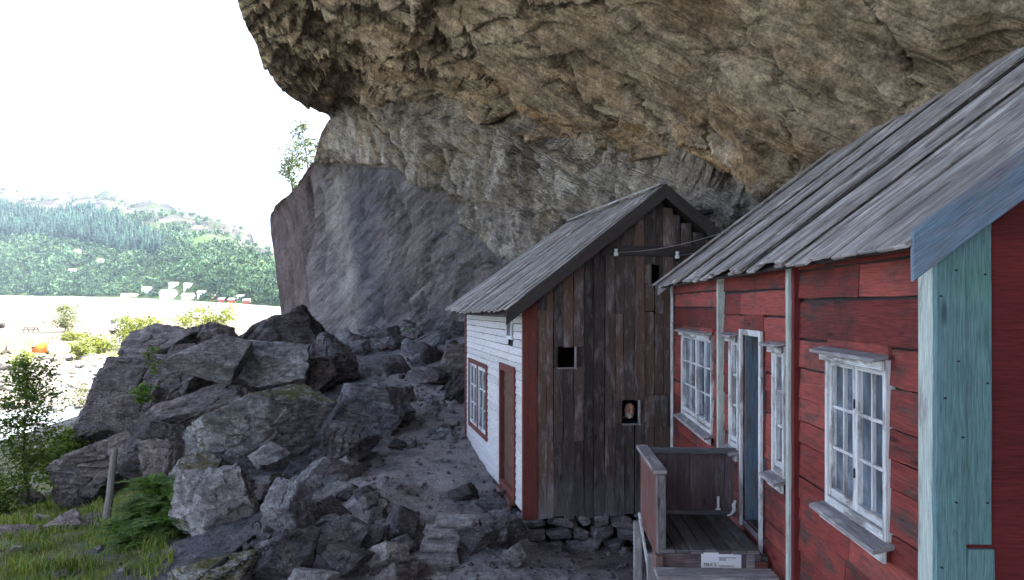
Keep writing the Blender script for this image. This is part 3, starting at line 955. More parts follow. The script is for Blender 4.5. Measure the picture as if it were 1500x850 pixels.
WIN_NEAR = (3.835, 4.64, -1.25, -.295)
WIN_FAR = (7.73, 9.36, -1.37, -.315)
SMALL_A = (6.70, 7.01, -1.33, -.285)
SMALL_B = (5.44, 5.71, -1.295, -.31)
DOOR = (5.97, 6.53, -1.935, -.24)
HOLES = [WIN_NEAR, WIN_FAR, SMALL_A, SMALL_B, DOOR]
mb = MB()
for (a, b, step) in ((UG + .105, 5.215, .205), (5.29, 7.27, .19), (7.34, UF - .03, .215)):
    zc = -3.3
    tl = 0.0
    while zc < .42:
        h = step * random.uniform(.72, 1.35)
        z1 = min(zc + h, .43)
        tl = random.uniform(-.008, .008)
        for (ha, hb, hc, hd) in HOLES:     # short pieces above and below an opening
            if a < (ha + hb) / 2 < b:
                for (p0, p1) in ((zc, hc), (hd, z1)):
                    if zc < p1 <= z1 and zc <= p0 < z1 and p1 - p0 > .012 and zc + .02 < hd and z1 - .01 > hc:
                        mb.plank(R(ha, .012, p0), RU * (hb - ha), RZ * (p1 - p0), RN * .022, seg=2, wob=.002)
        for (p, q) in rect_cells(a, b, zc + .02, z1 - .01, HOLES):
            # the board leans out at its foot and laps over the one below; boards too long for the span are butted
            cuts = [p] + ([random.uniform(p + .25 * (q - p), p + .75 * (q - p))] if q - p > 1.2 and random.random() < .45 else []) + [q]
            for c0, c1 in zip(cuts[:-1], cuts[1:]):
                f0, f1 = random.uniform(.010, .020), random.uniform(.010, .020)
                o = R(c0 + .002, f0, zc + tl * (c0 - a))
                L = R(c1 - .002, f1, zc + tl * (c1 - a)) - o
                Wd = R(c0, .004, z1 - random.uniform(.008, .016)) - R(c0, f0, zc)
                mb.plank(o, L, Wd, RN * .016, seg=max(2, int((c1 - c0) / .3)), wob=.005)
        zc = z1
put(mb, 'siding', W_RED, red, bevel=.005)
# solid log wall behind the boards, with the openings cut out, and the other walls
mb = MB()


def cellwall(mb, us, zs, holes, n0, n1):
    for i in range(len(us) - 1):
        for j in range(len(zs) - 1):
            um, zm = (us[i] + us[i + 1]) / 2, (zs[j] + zs[j + 1]) / 2
            if any(a < um < b and c < zm < d for a, b, c, d in holes):
                continue
            mb.plank(R(us[i], n0, zs[j]), R(us[i + 1], n0, zs[j]) - R(us[i], n0, zs[j]), RZ * (zs[j + 1] - zs[j]), RN * (n1 - n0))


us = sorted({UG + .02, UF - .02} | {x for h in HOLES for x in h[:2]})
zs = sorted({-3.4, .42} | {x for h in HOLES for x in h[2:]})
cellwall(mb, us, zs, HOLES, -.17, -.002)
EAVE_N, EAVE_Z, RIDGE_N, RIDGE_Z = .16, .30, -2.24, 2.12
RIGHT_N = -4.5
put(mb, 'log_wall', W_VERGE, red)
mb = MB()
mb.plank(R(UG + .03, RIGHT_N + .1, -3.4), R(UF - .02, RIGHT_N + .1, -3.4) - R(UG + .03, RIGHT_N + .1, -3.4), RZ * 3.8, -RN * .12)
put(mb, 'rear_wall', W_REDDARK, red)
# near-black floor, ceiling and door backing put the rooms' darkness into the colour
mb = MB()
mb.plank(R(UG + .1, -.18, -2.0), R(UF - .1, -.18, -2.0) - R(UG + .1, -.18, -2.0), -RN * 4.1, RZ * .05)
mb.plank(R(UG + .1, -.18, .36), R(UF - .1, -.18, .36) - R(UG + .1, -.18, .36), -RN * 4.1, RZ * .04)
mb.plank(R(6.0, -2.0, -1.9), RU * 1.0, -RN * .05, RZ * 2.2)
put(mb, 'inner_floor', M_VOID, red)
# gable ends: horizontal red boards up to the roof slope
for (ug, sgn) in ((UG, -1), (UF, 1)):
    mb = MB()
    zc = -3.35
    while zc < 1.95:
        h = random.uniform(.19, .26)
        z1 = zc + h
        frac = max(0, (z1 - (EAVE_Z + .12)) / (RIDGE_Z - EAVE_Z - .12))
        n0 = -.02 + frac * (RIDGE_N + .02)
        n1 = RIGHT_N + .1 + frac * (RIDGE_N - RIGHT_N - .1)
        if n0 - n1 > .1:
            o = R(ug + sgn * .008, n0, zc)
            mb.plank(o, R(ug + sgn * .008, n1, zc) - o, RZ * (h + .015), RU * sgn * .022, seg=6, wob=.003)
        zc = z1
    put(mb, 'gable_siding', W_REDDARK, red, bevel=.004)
for ug in (UG + .02, UF - .05):
    mb = MB()
    for k in range(24):
        za, zb = -3.4 + k * .225, -3.4 + (k + 1) * .225
        frac = max(0, (zb - (EAVE_Z + .05)) / (RIDGE_Z - EAVE_Z - .05))
        n0 = -.03 + frac * (RIDGE_N + .03); n1 = RIGHT_N + .1 + frac * (RIDGE_N - RIGHT_N - .1)
        if n0 - n1 > .05:
            mb.plank(R(ug, n0, za), R(ug, n1, za) - R(ug, n0, za), RZ * .225, RU * .03)
    put(mb, 'gable_core', W_VERGE, red)
# corner boards
mb = MB(); mb.plank(R(UG - .02, .036, -3.4), RZ * 3.77, RU * .125, RN * .03, seg=12, wob=.003); put(mb, 'corner_board', W_GTRIM, red, bevel=.003)
mb = MB(); mb.plank(R(UG - .055, .065, -3.4), RZ * 3.75, -RN * .137, RU * .032, seg=12, wob=.004); put(mb, 'corner_board', W_BLUE, red, bevel=.003)
mb = MB(); mb.plank(R(UG - .043, -.074, -1.10), RZ * 1.555, -RN * .118, RU * .032, seg=8, wob=.003); put(mb, 'corner_board', W_BLUE, red, bevel=.003)
mb = MB(); mb.plank(R(UG - .050, -.077, -3.4), RZ * 2.28, -RN * .127, RU * .036, seg=8, wob=.004); put(mb, 'corner_board', W_BLUE, red, bevel=.003)
mb = MB(); mb.plank(R(UF - .02, .036, -3.4), RZ * 3.80, RU * .06, RN * .03, seg=12, wob=.003); put(mb, 'corner_board', W_WTRIM, red, bevel=.003)
# rusty nails in the turquoise boards
for (n, z) in ((-.02, .17), (-.15, .15), (-.03, -.25), (.03, -.42), (-.02, -.9), (.045, -1.2), (.01, -1.5), (-.16, -.35), (-.16, -.9), (.05, .05), (-.05, -.6)):
    c = R(UG - .060, n, z)
    mb = MB(); mb.tube([c, c - RU * .012], .0042, 6)
    put(mb, 'nail', M_IRON, red)
# vertical battens with a pale edge
for u in (5.225, 7.28):
    mb = MB(); mb.plank(R(u, .01, -3.4), RZ * 3.8, RU * .055, RN * .075, seg=14, wob=.003); put(mb, 'batten', W_GTRIM, red, bevel=.003)
mb = MB(); mb.plank(R(5.165, .02, -3.4), RZ * 3.8, RU * .055, RN * .045, seg=10, wob=.003); put(mb, 'batten', W_REDDARK, red, bevel=.003)


def frame_box(mb, u0, u1, z0, z1, w, n0, n1, top=None, bot=None):
    top, bot = top or w, bot or w
    d = RN * (n1 - n0)
    mb.plank(R(u0, n0, z0), RZ * (z1 - z0), RU * w, d, seg=4, wob=.0015)
    mb.plank(R(u1 - w, n0, z0), RZ * (z1 - z0), RU * w, d, seg=4, wob=.0015)
    mb.plank(R(u0 + w, n0, z1 - top), R(u1 - w, n0, z1 - top) - R(u0 + w, n0, z1 - top), RZ * top, d, seg=3, wob=.001)
    mb.plank(R(u0 + w, n0, z0), R(u1 - w, n0, z0) - R(u0 + w, n0, z0), RZ * bot, d, seg=3, wob=.001)


def red_window(hole, sashes, cols, rows, label=None, cap=True, sill=True, ajar=0):
    u0, u1, z0, z1 = hole
    mb = MB(); frame_box(mb, u0 - .006, u1 + .006, z0 - .010, z1 + .012, .036, -.03, .050, .05, .05)
    fr = put(mb, 'window', W_WTRIM, red, bevel=.003)
    sw = (u1 - u0 - .056) / sashes
    for s in range(sashes):
        a, b = u0 + .028 + s * sw + .002, u0 + .028 + (s + 1) * sw - .002
        c, d = z0 + .045, z1 - .045
        mb = MB(); frame_box(mb, a, b, c, d, .030, -.012, .034, .032, .05)
        pw = (b - a - .060) / cols
        for k in range(1, cols):
            mb.plank(R(a + .030 + k * pw - .008, -.004, c + .05), RZ * (d - c - .084), RU * .016, RN * .026)
        ph = (d - c - .084) / rows
        for k in range(1, rows):
            mb.plank(R(a + .030, -.002, c + .05 + k * ph - .010), RU * (b - a - .060), RZ * .020, RN * .023)
        inv(red, mb)
        mb.build('sash', W_WTRIM, fr, bevel=.002)
        mb = MB()
        mb.plank(R(a + .02, -.006, c + .02), RU * (b - a - .04), RZ * (d - c - .04), RN * .005)
        inv(red, mb); mb.build('glass', M_GLASS, fr)
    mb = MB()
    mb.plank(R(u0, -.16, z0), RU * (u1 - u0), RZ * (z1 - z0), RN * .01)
    inv(red, mb); mb.build('black_backing', M_VOID, fr)  # black sheet stands in for the unlit room behind the glass
    if cap:
        mb = MB()
        mb.plank(R(u0 - .05, .050, z1 + .020), RU * (u1 - u0 + .09), RN * .085 - RZ * .02, RZ * .022, seg=4, wob=.004)
        inv(red, mb); mb.build('window_cap', W_GREY, fr, bevel=.003)
        mb = MB()
        mb.plank(R(u0 - .02, .060, z1 - .045), RU * (u1 - u0 + .04), RZ * .052, RN * .022)
        inv(red, mb); mb.build('head_trim', W_WTRIM, fr, bevel=.003)
    if sill:
        mb = MB()
        mb.plank(R(u0 - .05, .02, z0 - .035), RU * (u1 - u0 + .10), RN * .115 - RZ * .028, RZ * .028, seg=4, wob=.004)
        inv(red, mb); mb.build('window_sill', W_GREY, fr, bevel=.003)
        mb = MB()
        mb.plank(R(u0 - .03, .052, z0 - .115), RU * (u1 - u0 + .06), RZ * .075, RN * .022, seg=3, wob=.003)
        inv(red, mb); mb.build('apron_board', W_WTRIM, fr, bevel=.003)
    return fr


fr = red_window(WIN_NEAR, 2, 2, 3)
for z in (-.60, -1.01):
    mb = MB(); mb.plank(R(4.23, .030, z), RZ * .055, RU * .012, RN * .012)
    inv(red, mb); mb.build('latch', M_IRON, fr)
red_window(WIN_FAR, 2, 2, 3)
red_window(SMALL_A, 1, 1, 3)
red_window(SMALL_B, 1, 1, 3)
# doorway: white architrave, deep blue-grey jambs, the door standing open into the dark
u0, u1, z0, z1 = DOOR
mb = MB()
mb.plank(R(u0 - .035, .045, z0 - .12), RZ * (z1 - z0 + .16), RU * .045, RN * .028, seg=6, wob=.002)
mb.plank(R(u1 - .01, .045, z0 - .05), RZ * (z1 - z0 + .09), RU * .045, RN * .028, seg=6, wob=.002)
mb.plank(R(u0 + .012, .045, z1 - .01), RU * (u1 - u0 - .024), RZ * .05, RN * .03)
put(mb, 'door_frame', W_WTRIM, red, bevel=.003)
mb = MB()
mb.plank(R(u1 - .002, -.15, z0), RZ * (z1 - z0), RN * .045, -RU * .03, seg=4, wob=.002)
mb.plank(R(u1 - .002, -.10, z0), RZ * (z1 - z0), RN * .13, -RU * .022, seg=4, wob=.002)
mb.plank(R(u0 + .002, -.19, z0), RZ * (z1 - z0), RN * .2, RU * .03)
put(mb, 'door_jamb', W_JAMB, red, bevel=.003)
mb = MB()
mb.plank(R(u0 - .02, -.2, z0 - .05), RU * (u1 - u0 + .04), RN * .25, RZ * .05)
mb.plank(R(u0 - .10, .03, z0 - .16), RU * (u1 - u0 + .20), RN * .14, RZ * .05, seg=3, wob=.004)
put(mb, 'door_step', W_GREY, red, bevel=.004)
mb = MB()
mb.plank(R(u1 - .06, -.2, z0 + .01), RZ * (z1 - z0 - .03), -RN * .62 - RU * .10, -RU * .03)
dr = put(mb, 'door', W_JAMB, red, bevel=.003)
# roof: long grey boards laid up the slope in two layers
up = R(0, RIDGE_N, RIDGE_Z) - R(0, EAVE_N, EAVE_Z)
upn = up / np.linalg.norm(up)
rn = np.cross(upn, RU / np.linalg.norm(RU)); rn = rn if rn[2] > 0 else -rn
mb = MB(); rb = MB()
u = 3.22
k = 0
random.seed(21)
while u < 10.30:
    wd = random.uniform(.105, .19)
    ext = random.uniform(-.02, .06)
    top = random.random() < .55
    lift = (.038 if top else 0) + random.uniform(0, .018)
    o = R(u, EAVE_N, EAVE_Z) - upn * (.05 + ext) + rn * (.012 + lift)
    mb.plank(o, up + upn * (ext + .10 + random.uniform(-.03, .10)), RU * (wd + (.02 if top else 0.0)), rn * .022, seg=8, wob=.006, twist=random.uniform(-.008, .012))
    u += wd * (.95 if top else 1.06)
    if random.random() < .2: u += .035
put(mb, 'roof', W_ROOF, red, bevel=.003)
rf = red.children[-1]
mb = MB()
mb.plank(R(3.28, EAVE_N, EAVE_Z) - upn * .02, RU * 6.95, up, rn * -.025)
inv(red, mb); mb.build('roof_deck', W_VERGE, rf)
# other slope
up2 = R(0, RIGHT_N - .1, EAVE_Z + .12) - R(0, RIDGE_N, RIDGE_Z)
rn2 = np.cross(up2, RU); rn2 = rn2 / np.linalg.norm(rn2); rn2 = rn2 if rn2[2] > 0 else -rn2
mb = MB()
u = 3.25
while u < 10.2:
    wd = random.uniform(.13, .2)
    mb.plank(R(u, RIDGE_N, RIDGE_Z), up2, RU * wd, rn2 * .03, seg=3, wob=.005)
    u += wd
inv(red, mb); mb.build('rear_slope', W_ROOF, rf)
mb = MB()
b0 = R(3.21, EAVE_N + .06, EAVE_Z - .185)
mb.plank(b0, up + upn * .1, RZ * .225, RU * .028, seg=10, wob=.004)
inv(red, mb); bb = mb.build('bargeboard', W_BLUEV, rf, bevel=.004)
mb = MB()
b0 = R(3.22, RIDGE_N, RIDGE_Z - .13)
mb.plank(b0, up2, RZ * .2, RU * .028, seg=6, wob=.004)
inv(red, mb); mb.build('bargeboard', W_BLUEV, rf, bevel=.004)
mb = MB()
mb.plank(R(10.24, EAVE_N + .04, EAVE_Z - .13), up, RZ * .16, RU * .025, seg=6, wob=.003)
inv(red, mb); mb.build('bargeboard', W_GREY, rf, bevel=.004)
mb = MB()
c = R(6.05, EAVE_N, EAVE_Z) + upn * .42 + rn * .07
mb.plank(c, upn * .30 + RU * .02, RU * .07, rn * .018, seg=3, wob=.006)
tag(mb.build('loose_board', W_ROOF, None, bevel=.003), 'short broken board lying loose on the grey plank roof', 'board')

# ------------------------------------------------------------------ porch
porch = empty('porch', R(6.2, .5, -3.4), 'small wooden porch with red side panel below the open doorway', 'porch')
PZ = -1.955
mb = MB()
n = .13
while n < .90:
    wd = .112
    mb.plank(R(5.74 + random.uniform(-.012, .012), n, PZ - .03), RU * 1.03, RN * (wd - .007), RZ * .03, seg=4, wob=.002)
    n += wd
put(mb, 'deck', W_DECK, porch, bevel=.003)
mb = MB()
mb.plank(R(5.755, .12, PZ - .20), RN * .80, RZ * .165, RU * .03, seg=3, wob=.003)
mb.plank(R(5.78, .10, PZ - .9), RN * .06, RZ * .86, RU * .06)
put(mb, 'front_beam', W_PANEL, porch, bevel=.003)
mb = MB(); mb.plank(R(5.735, .17, PZ - .22), RN * .065, RZ * .19, RU * .02); put(mb, 'beam_end', W_GREY, porch, bevel=.003)
mb = MB(); mb.plank(R(5.73, .07, PZ - .20), RN * .09, RZ * .11, RU * .05); put(mb, 'beam_end', W_PRED, porch, bevel=.003)
mb = MB()
n = .06
while n < .86:
    wd = random.uniform(.085, .125)
    if False:            # a slot where the board is short
        mb.plank(R(6.76, n + .03, PZ + .02), RN * (wd - .032), RZ * .55, RU * .02, seg=3, wob=.002)
        mb.plank(R(6.76, n, PZ + .17), RN * .03, RZ * .40, RU * .02)
    else:
        mb.plank(R(6.76, n, PZ + .02), RZ * .55, RN * (wd - .002), RU * .02, seg=3, wob=.002)
    n += wd
put(mb, 'back_panel', W_PANEL, porch, bevel=.002)
mb = MB(); mb.plank(R(6.72, .03, PZ + .575), RN * .88, RU * .055, RZ * .05, seg=3, wob=.002); put(mb, 'back_rail', W_DECK, porch, bevel=.003)
mb = MB(); mb.plank(R(6.74, .05, PZ - .02), RN * .8, RU * .05, RZ * .06); put(mb, 'foot_rail', W_DECK, porch, bevel=.003)
mb = MB()
u = 5.84
while u < 6.78:
    mb.plank(R(u, .915, PZ - .10 - .05 * (u < 6)), RZ * (.66 + .05 * (u < 6)), RU * .115, RN * .02, seg=3, wob=.002)
    u += .118
put(mb, 'side_panel', W_PRED, porch, bevel=.002)
mb = MB(); mb.plank(R(5.76, .865, PZ + .60), RU * 1.08, RN * .105, RZ * .035, seg=4, wob=.003); put(mb, 'side_rail', W_GREY, porch, bevel=.004)
mb = MB(); mb.plank(R(5.765, .872, PZ - .05), RZ * .645, RN * .07, RU * .07, seg=4, wob=.002); put(mb, 'post', W_DECK, porch, bevel=.004)
mb = MB(); mb.plank(R(5.70, .905, PZ - .19), RZ * .15, RN * .06, RU * .10); put(mb, 'beam_end', W_PRED, porch, bevel=.004)
for (uu, nn) in ((5.83, .935), (6.72, .93)):
    mb = MB(); mb.plank(R(uu, nn, -3.75), RZ * 1.72, RN * .075, RU * .06, seg=4, wob=.003); put(mb, 'leg', W_GREY, porch, bevel=.004)
mb = MB(); mb.plank(R(6.62, .96, PZ + .02), RU * -.80 - RZ * .42, RZ * .028, RN * .022); put(mb, 'brace', W_WTRIM, porch, bevel=.002)
mb = MB(); mb.plank(R(5.36, .10, PZ - .115), RN * .905, RU * .20, RZ * .04, seg=4, wob=.004); put(mb, 'step', W_GREY, porch, bevel=.004)
mb = MB()
for nn in (.12, .86):
    mb.plank(R(5.40, nn, PZ - 1.6), RZ * 1.48, RN * .05, RU * .12)
put(mb, 'step_support', W_DECK, porch, bevel=.003)
# white strip and paper scrap on the porch
t = NT('paper', .8)
M_PAPER = t.out((.78, .78, .77))
mb = MB(); mb.plank(R(6.735, .205, PZ + .045), RZ * .13, RN * .022, RU * .004); mb.plank(R(6.733, .195, PZ + .045), RZ * .018, RN * .045, RU * .004)
tag(mb.build('white_strip', M_PAPER), 'upright white strip at the foot of the back panel', 'paper')
mb = MB()
c = R(6.67, .075, PZ + .005)
mb.tube([c + RZ * .15, c + RZ * .11 + RN * .015, c + RZ * .06 + RN * .01, c + RZ * .02 + RN * .04, c + RN * .075 + RZ * .008], [.012, .018, .02, .012, .008], 5)
tag(mb.build('paper_scrap', M_PAPER), 'crumpled white paper scrap in the porch corner by the door', 'paper')
# the sign
sgn = empty('notice_sign', R(5.745, .44, PZ - .12), 'small white notice reading MAX 5 fixed under the porch edge', 'sign')
mb = MB(); mb.plank(R(5.742, .278, PZ - .22), RN * .318, RZ * .20, RU * .006); put(mb, 'board', M_PAPER, sgn)
M_INK = NT('ink', .8).out((.015, .015, .03))


def lettering(body, size, loc, xd, parent, name='lettering', m=None, align='LEFT', sx=1.0):
    cu = bpy.data.curves.new(name, 'FONT')
    cu.body = body; cu.size = size; cu.align_x = align; cu.extrude = .0006
    cu.materials.append(m or M_INK)
    tmp = bpy.data.objects.new('text_tmp', cu)
    COL.objects.link(tmp)
    me = bpy.data.meshes.new_from_object(tmp.evaluated_get(bpy.context.evaluated_depsgraph_get()))
    bpy.data.objects.remove(tmp)
    o = bpy.data.objects.new(name, me)
    COL.objects.link(o)
    x = Vector(xd).normalized(); zz = Vector((0, 0, 1)); yy = zz.cross(x)
    M = Matrix((x * sx, zz, -yy)).transposed().to_4x4()
    M.translation = Vector(loc)
    pm = Matrix.Translation(parent.location)
    o.parent = parent
    o.matrix_local = pm.inverted() @ M
    return o


lettering('MAX 5', .042, R(5.738, .578, PZ - .128), -RN, sgn, sx=.82)
lettering('personer inn i huset\nsamtidig', .0165, R(5.738, .455, PZ - .062), -RN, sgn)
lettering('people inside the', .0165, R(5.738, .455, PZ - .128), -RN, sgn)
mb = MB()
for k in range(5):                   # the row of five little figures
    c = R(5.739, .562 - k * .0225, PZ - .150)
    mb.tube([c, c - RU * .002], .0062, 8)
    mb.plank(c - RZ * .05 + RN * .007, RZ * .042, -RN * .014, -RU * .002)
for k in range(3):
    mb.plank(R(5.739, .455, PZ - .152 - k * .018), -RN * (.13 - .03 * k), RZ * .006, -RU * .001)
put(mb, 'figure_row', M_INK, sgn)

# ------------------------------------------------------------------ white and brown house
WT = math.radians(13)


def H(s, t_, z):
    X_, Y_ = .2 + math.cos(WT) * s - math.sin(WT) * t_, 10.3 + math.sin(WT) * s + math.cos(WT) * t_
    return V3(X_, Y_, z - TILT * Y_)


HS = H(1, 0, 0) - H(0, 0, 0); HT = H(0, 1, 0) - H(0, 0, 0)
HSW, HTW = 4.05, 5.08
brown = empty('old_house', H(2, 2, -3.1), 'old house with white boarded front and dark plank gable end', 'house')
APS = 2.03
AZ, EZ = 1.725, .17                  # roof plane heights at ridge and eave (s = -.02)


def roofz(s):
    return AZ - abs(s - APS) * (AZ - EZ) / 2.05


H_WIN = (2.80, 4.62, -2.36, -1.12)
H_DOOR = (.60, 1.52, -2.90, -1.02)
H_VENT = (.68, 1.06, -.50, -.17)


def cells(mb, a0, a1, b0, b1, holes, fn, thick):
    us = sorted({a0, a1} | {x for h in holes for x in h[:2]})
    zs = sorted({b0, b1} | {x for h in holes for x in h[2:]})
    for i in range(len(us) - 1):
        for j in range(len(zs) - 1):
            um, zm = (us[i] + us[i + 1]) / 2, (zs[j] + zs[j + 1]) / 2
            if any(a < um < b and c < zm < d_ for a, b, c, d_ in holes):
                continue
            o = fn(us[i], zs[j])
            mb.plank(o, fn(us[i + 1], zs[j]) - o, RZ * (zs[j + 1] - zs[j]), thick)


mb = MB()
cells(mb, .02, HTW - .02, -2.97, .12, [H_WIN, H_DOOR, H_VENT], lambda a, z: H(.02, a, z), HS * .14)
O1 = (.467, .726, -.874, -.576); O2 = (1.46, 1.717, -1.724, -1.38); O3 = (1.925, 2.057, .358, .635)
put(mb, 'log_wall', W_VERGE, brown)
# white lap boards
mb = MB()
zc = -2.96
random.seed(5)
while zc < .13:
    h = .118
    z1 = min(zc + h, .15)
    for (p, q) in rect_cells(.03, HTW - .05, zc + .02, z1 - .01, [(a - .07, b + .07, c, d_) for a, b, c, d_ in (H_WIN, H_DOOR)] + [H_VENT]):
        o = H(-.020, p, zc + .003)
        L = H(-.020, q, zc + .003) - o
        mb.plank(o, L, H(-.006, p, z1 - .007) - H(-.020, p, zc + .003), -HS * .016, seg=max(2, int((q - p) / .4)), wob=.003)
    zc = z1
put(mb, 'white_siding', W_WHITE, brown, bevel=.003)
mb = MB(); mb.plank(H(-.055, -.045, -3.05), RZ * 3.12, HS * .215, HT * .03, seg=8, wob=.002); put(mb, 'corner_board', W_REDTRIM, brown, bevel=.003)
mb = MB(); mb.plank(H(-.055, -.012, -3.02), RZ * 3.10, HT * .04, HS * .02, seg=6, wob=.002); put(mb, 'corner_board', W_REDTRIM, brown, bevel=.003)
mb = MB(); mb.plank(H(-.06, HTW - .05, -3.0), RZ * 3.1, HT * .09, HS * .03, seg=6, wob=.002); put(mb, 'corner_board', W_REDTRIM, brown, bevel=.003)


def hframe(mb, a, b, c, d_, w, s0, s1, top=None, bot=None):
    top, bot = top or w, bot or w
    T = HS * (s1 - s0)
    mb.plank(H(s0, a, c), RZ * (d_ - c), HT * w, T, seg=3, wob=.001)
    mb.plank(H(s0, b - w, c), RZ * (d_ - c), HT * w, T, seg=3, wob=.001)
    mb.plank(H(s0, a + w, d_ - top), HT * (b - a - 2 * w), RZ * top, T)
    if bot > 0:
        mb.plank(H(s0, a + w, c), HT * (b - a - 2 * w), RZ * bot, T)


a, b, c, d_ = H_WIN
mb = MB(); hframe(mb, a - .075, b + .075, c - .075, d_ + .075, .085, -.055, .05)
fr = put(mb, 'window', W_REDTRIM, brown, bevel=.003)
mid = (a + b) / 2
mb = MB(); mb.plank(H(-.045, mid - .07, c), RZ * (d_ - c), HT * .14, HS * .05); inv(brown, mb); mb.build('mullion', W_REDTRIM, fr, bevel=.003)
for (p, q) in ((a + .012, mid - .075), (mid + .075, b - .012)):
    mb = MB(); hframe(mb, p, q, c + .012, d_ - .012, .07, -.036, .0)
    m_ = (p + q) / 2
    mb.plank(H(-.032, m_ - .02, c + .08), RZ * (d_ - c - .16), HT * .04, HS * .028)
    for k in (1, 2):
        zz = c + .08 + k * (d_ - c - .16) / 3
        mb.plank(H(-.030, p + .07, zz - .012), HT * (q - p - .14), RZ * .024, HS * .024)
    inv(brown, mb); mb.build('sash', W_WTRIM, fr, bevel=.002)
    mb = MB(); mb.plank(H(-.012, p + .03, c + .03), HT * (q - p - .06), RZ * (d_ - c - .06), HS * .005)
    inv(brown, mb); mb.build('glass', M_GLASS, fr)
mb = MB(); mb.plank(H(.13, a, c), HT * (b - a), RZ * (d_ - c), HS * .01); inv(brown, mb); mb.build('black_backing', M_VOID, fr)  # black sheet in place of the room's darkness
a, b, c, d_ = H_DOOR
mb = MB(); hframe(mb, a - .085, b + .085, c, d_ + .11, .09, -.06, .04, .11, 0); put(mb, 'door_frame', W_REDTRIM, brown, bevel=.003)
mb = MB()
x = a + .005
while x < b - .02:
    wd = min(random.uniform(.13, .18), b - x)
    mb.plank(H(.015, x, c + .03), RZ * (d_ - c - .03), HT * (wd - .004), HS * .03, seg=3, wob=.001)
    x += wd
mb.plank(H(.003, a + .01, d_ - .42), HT * (b - a - .02), RZ * .09, HS * .02)
mb.plank(H(.003, a + .01, c + .25), HT * (b - a - .02), RZ * .10, HS * .02)
dr = put(mb, 'door', W_DOOR, brown, bevel=.003)
mb = MB(); cpt = H(-.03, a + .12, c + .95); mb.tube([cpt, cpt + RZ * .1], .012, 6); mb.tube([cpt + HS * .05, cpt], .008, 6); inv(brown, mb); mb.build('handle', M_IRON, dr)
mb = MB(); mb.plank(H(-.13, a - .08, c - .09), HT * (b - a + .16), HS * .2, RZ * .07, seg=3, wob=.003)
mb.plank(H(-.115, a - .05, c - .20), HT * (b - a + .1), HS * .03, RZ * .11)
put(mb, 'door_step', W_PRED, brown, bevel=.004)
mb = MB()
hframe(mb, H_VENT[0], H_VENT[1], H_VENT[2], H_VENT[3], .055, -.06, .02)
fr = put(mb, 'vent_window', W_WTRIM, brown, bevel=.002)
mb = MB(); mb.plank(H(.012, H_VENT[0], H_VENT[2]), HT * .38, RZ * .33, HS * .01); inv(brown, mb); mb.build('pane', M_GLASS, fr)
# dark vertical planks of the gable
mb = MB()
random.seed(9)
x = .165
while x < HSW:
    wd = random.uniform(.10, .19)
    xm = x + wd / 2
    ztop = roofz(xm) - .10
    zb = -3.05 + random.uniform(-.03, .02)
    spans = [(zb, ztop)]
    for (a, b, c, d_) in (O1, O2, O3):
        if a - .01 < x + wd and b + .01 > x:
            new = []
            for (p, q) in spans:
                if c > p and d_ < q:
                    # the opening is cut out: keep the sliver beside it
                    new += [(p, c), (d_, q)]
                    if x < a - .012: mb.plank(H(x, -.030, c), RZ * (d_ - c), HS * (a - x), HT * .022)
                    if x + wd > b + .012: mb.plank(H(b, -.030, c), RZ * (d_ - c), HS * (x + wd - b), HT * .022)
                else:
                    new.append((p, q))
            spans = new
    cut = random.random() < .35
    for (p, q) in spans:
        if cut and q - p > 1.6:
            m_ = random.uniform(-.35, .0) if p < -.4 < q else (p + q) / 2
            parts_ = [(p, m_ - .004), (m_, q)]
        else:
            parts_ = [(p, q)]
        for (p2, q2) in parts_:
            pr = random.choice([0, 0, .012, .022])
            mb.plank(H(x, -.028 - pr, p2), RZ * (q2 - p2), HS * (wd - random.uniform(.001, .014)), HT * .02, seg=max(2, int((q2 - p2) / .4)), wob=.007, endj=.01)
    x += wd
put(mb, 'gable_planks', W_DARK, brown, bevel=.003)
mb = MB()
ss = np.linspace(.02, HSW, 34)
for s0_, s1_ in zip(ss[:-1], ss[1:]):
    sm = (s0_ + s1_) / 2
    lo, hi = -3.0, roofz(sm) - .12
    spans = [(lo, hi)]
    for (a, b, c, d_) in (O1, O2, O3):
        if a < s1_ and b > s0_:
            spans = [z_ for (p, q) in spans for z_ in (((p, c), (d_, q)) if c > p and d_ < q else ((p, q),))]
    for (p, q) in spans:
        mb.plank(H(s0_, -.004, p), RZ * (q - p), HS * (s1_ - s0_), HT * .03)
put(mb, 'gable_core', M_VOID, brown)
mb = MB()
mb.plank(H(.02, HTW - .1, -3), HS * (HSW - .04), RZ * 3.1, HT * .08)
mb.plank(H(HSW - .1, .03, -3), HT * (HTW - .1), RZ * 3.0, HS * .08)
for k in range(14):
    z0_ = .1 + k * .13
    half = (AZ - .1 - z0_ - .13) / (AZ - EZ) * 2.05
    if half > .05:
        mb.plank(H(APS - half, HTW - .1, z0_), HS * 2 * half, RZ * .13, HT * .08)
put(mb, 'rear_wall', W_DARK, brown)
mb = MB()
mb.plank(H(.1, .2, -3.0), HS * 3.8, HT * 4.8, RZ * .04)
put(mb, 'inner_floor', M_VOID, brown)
for (o_, m_) in ((O1, W_GREY), (O2, W_DARK)):
    a, b, c, d_ = o_
    mb = MB()
    mb.plank(H(b - .004, -.075, c - .03), RZ * (d_ - c + .03), HS * .022, HT * .06)
    mb.plank(H(a - .01, -.075, c - .022), HS * (b - a + .01), RZ * .022, HT * .06)
    put(mb, 'opening_trim', W_GREY, brown, bevel=.002)
mb = MB()
x = 1.86
while x < 2.26:
    mb.plank(H(x, -.075, -1.78), RZ * .47, HS * .098, HT * .02, seg=2, wob=.002); x += .1
put(mb, 'hatch', W_DARK, brown, bevel=.002)
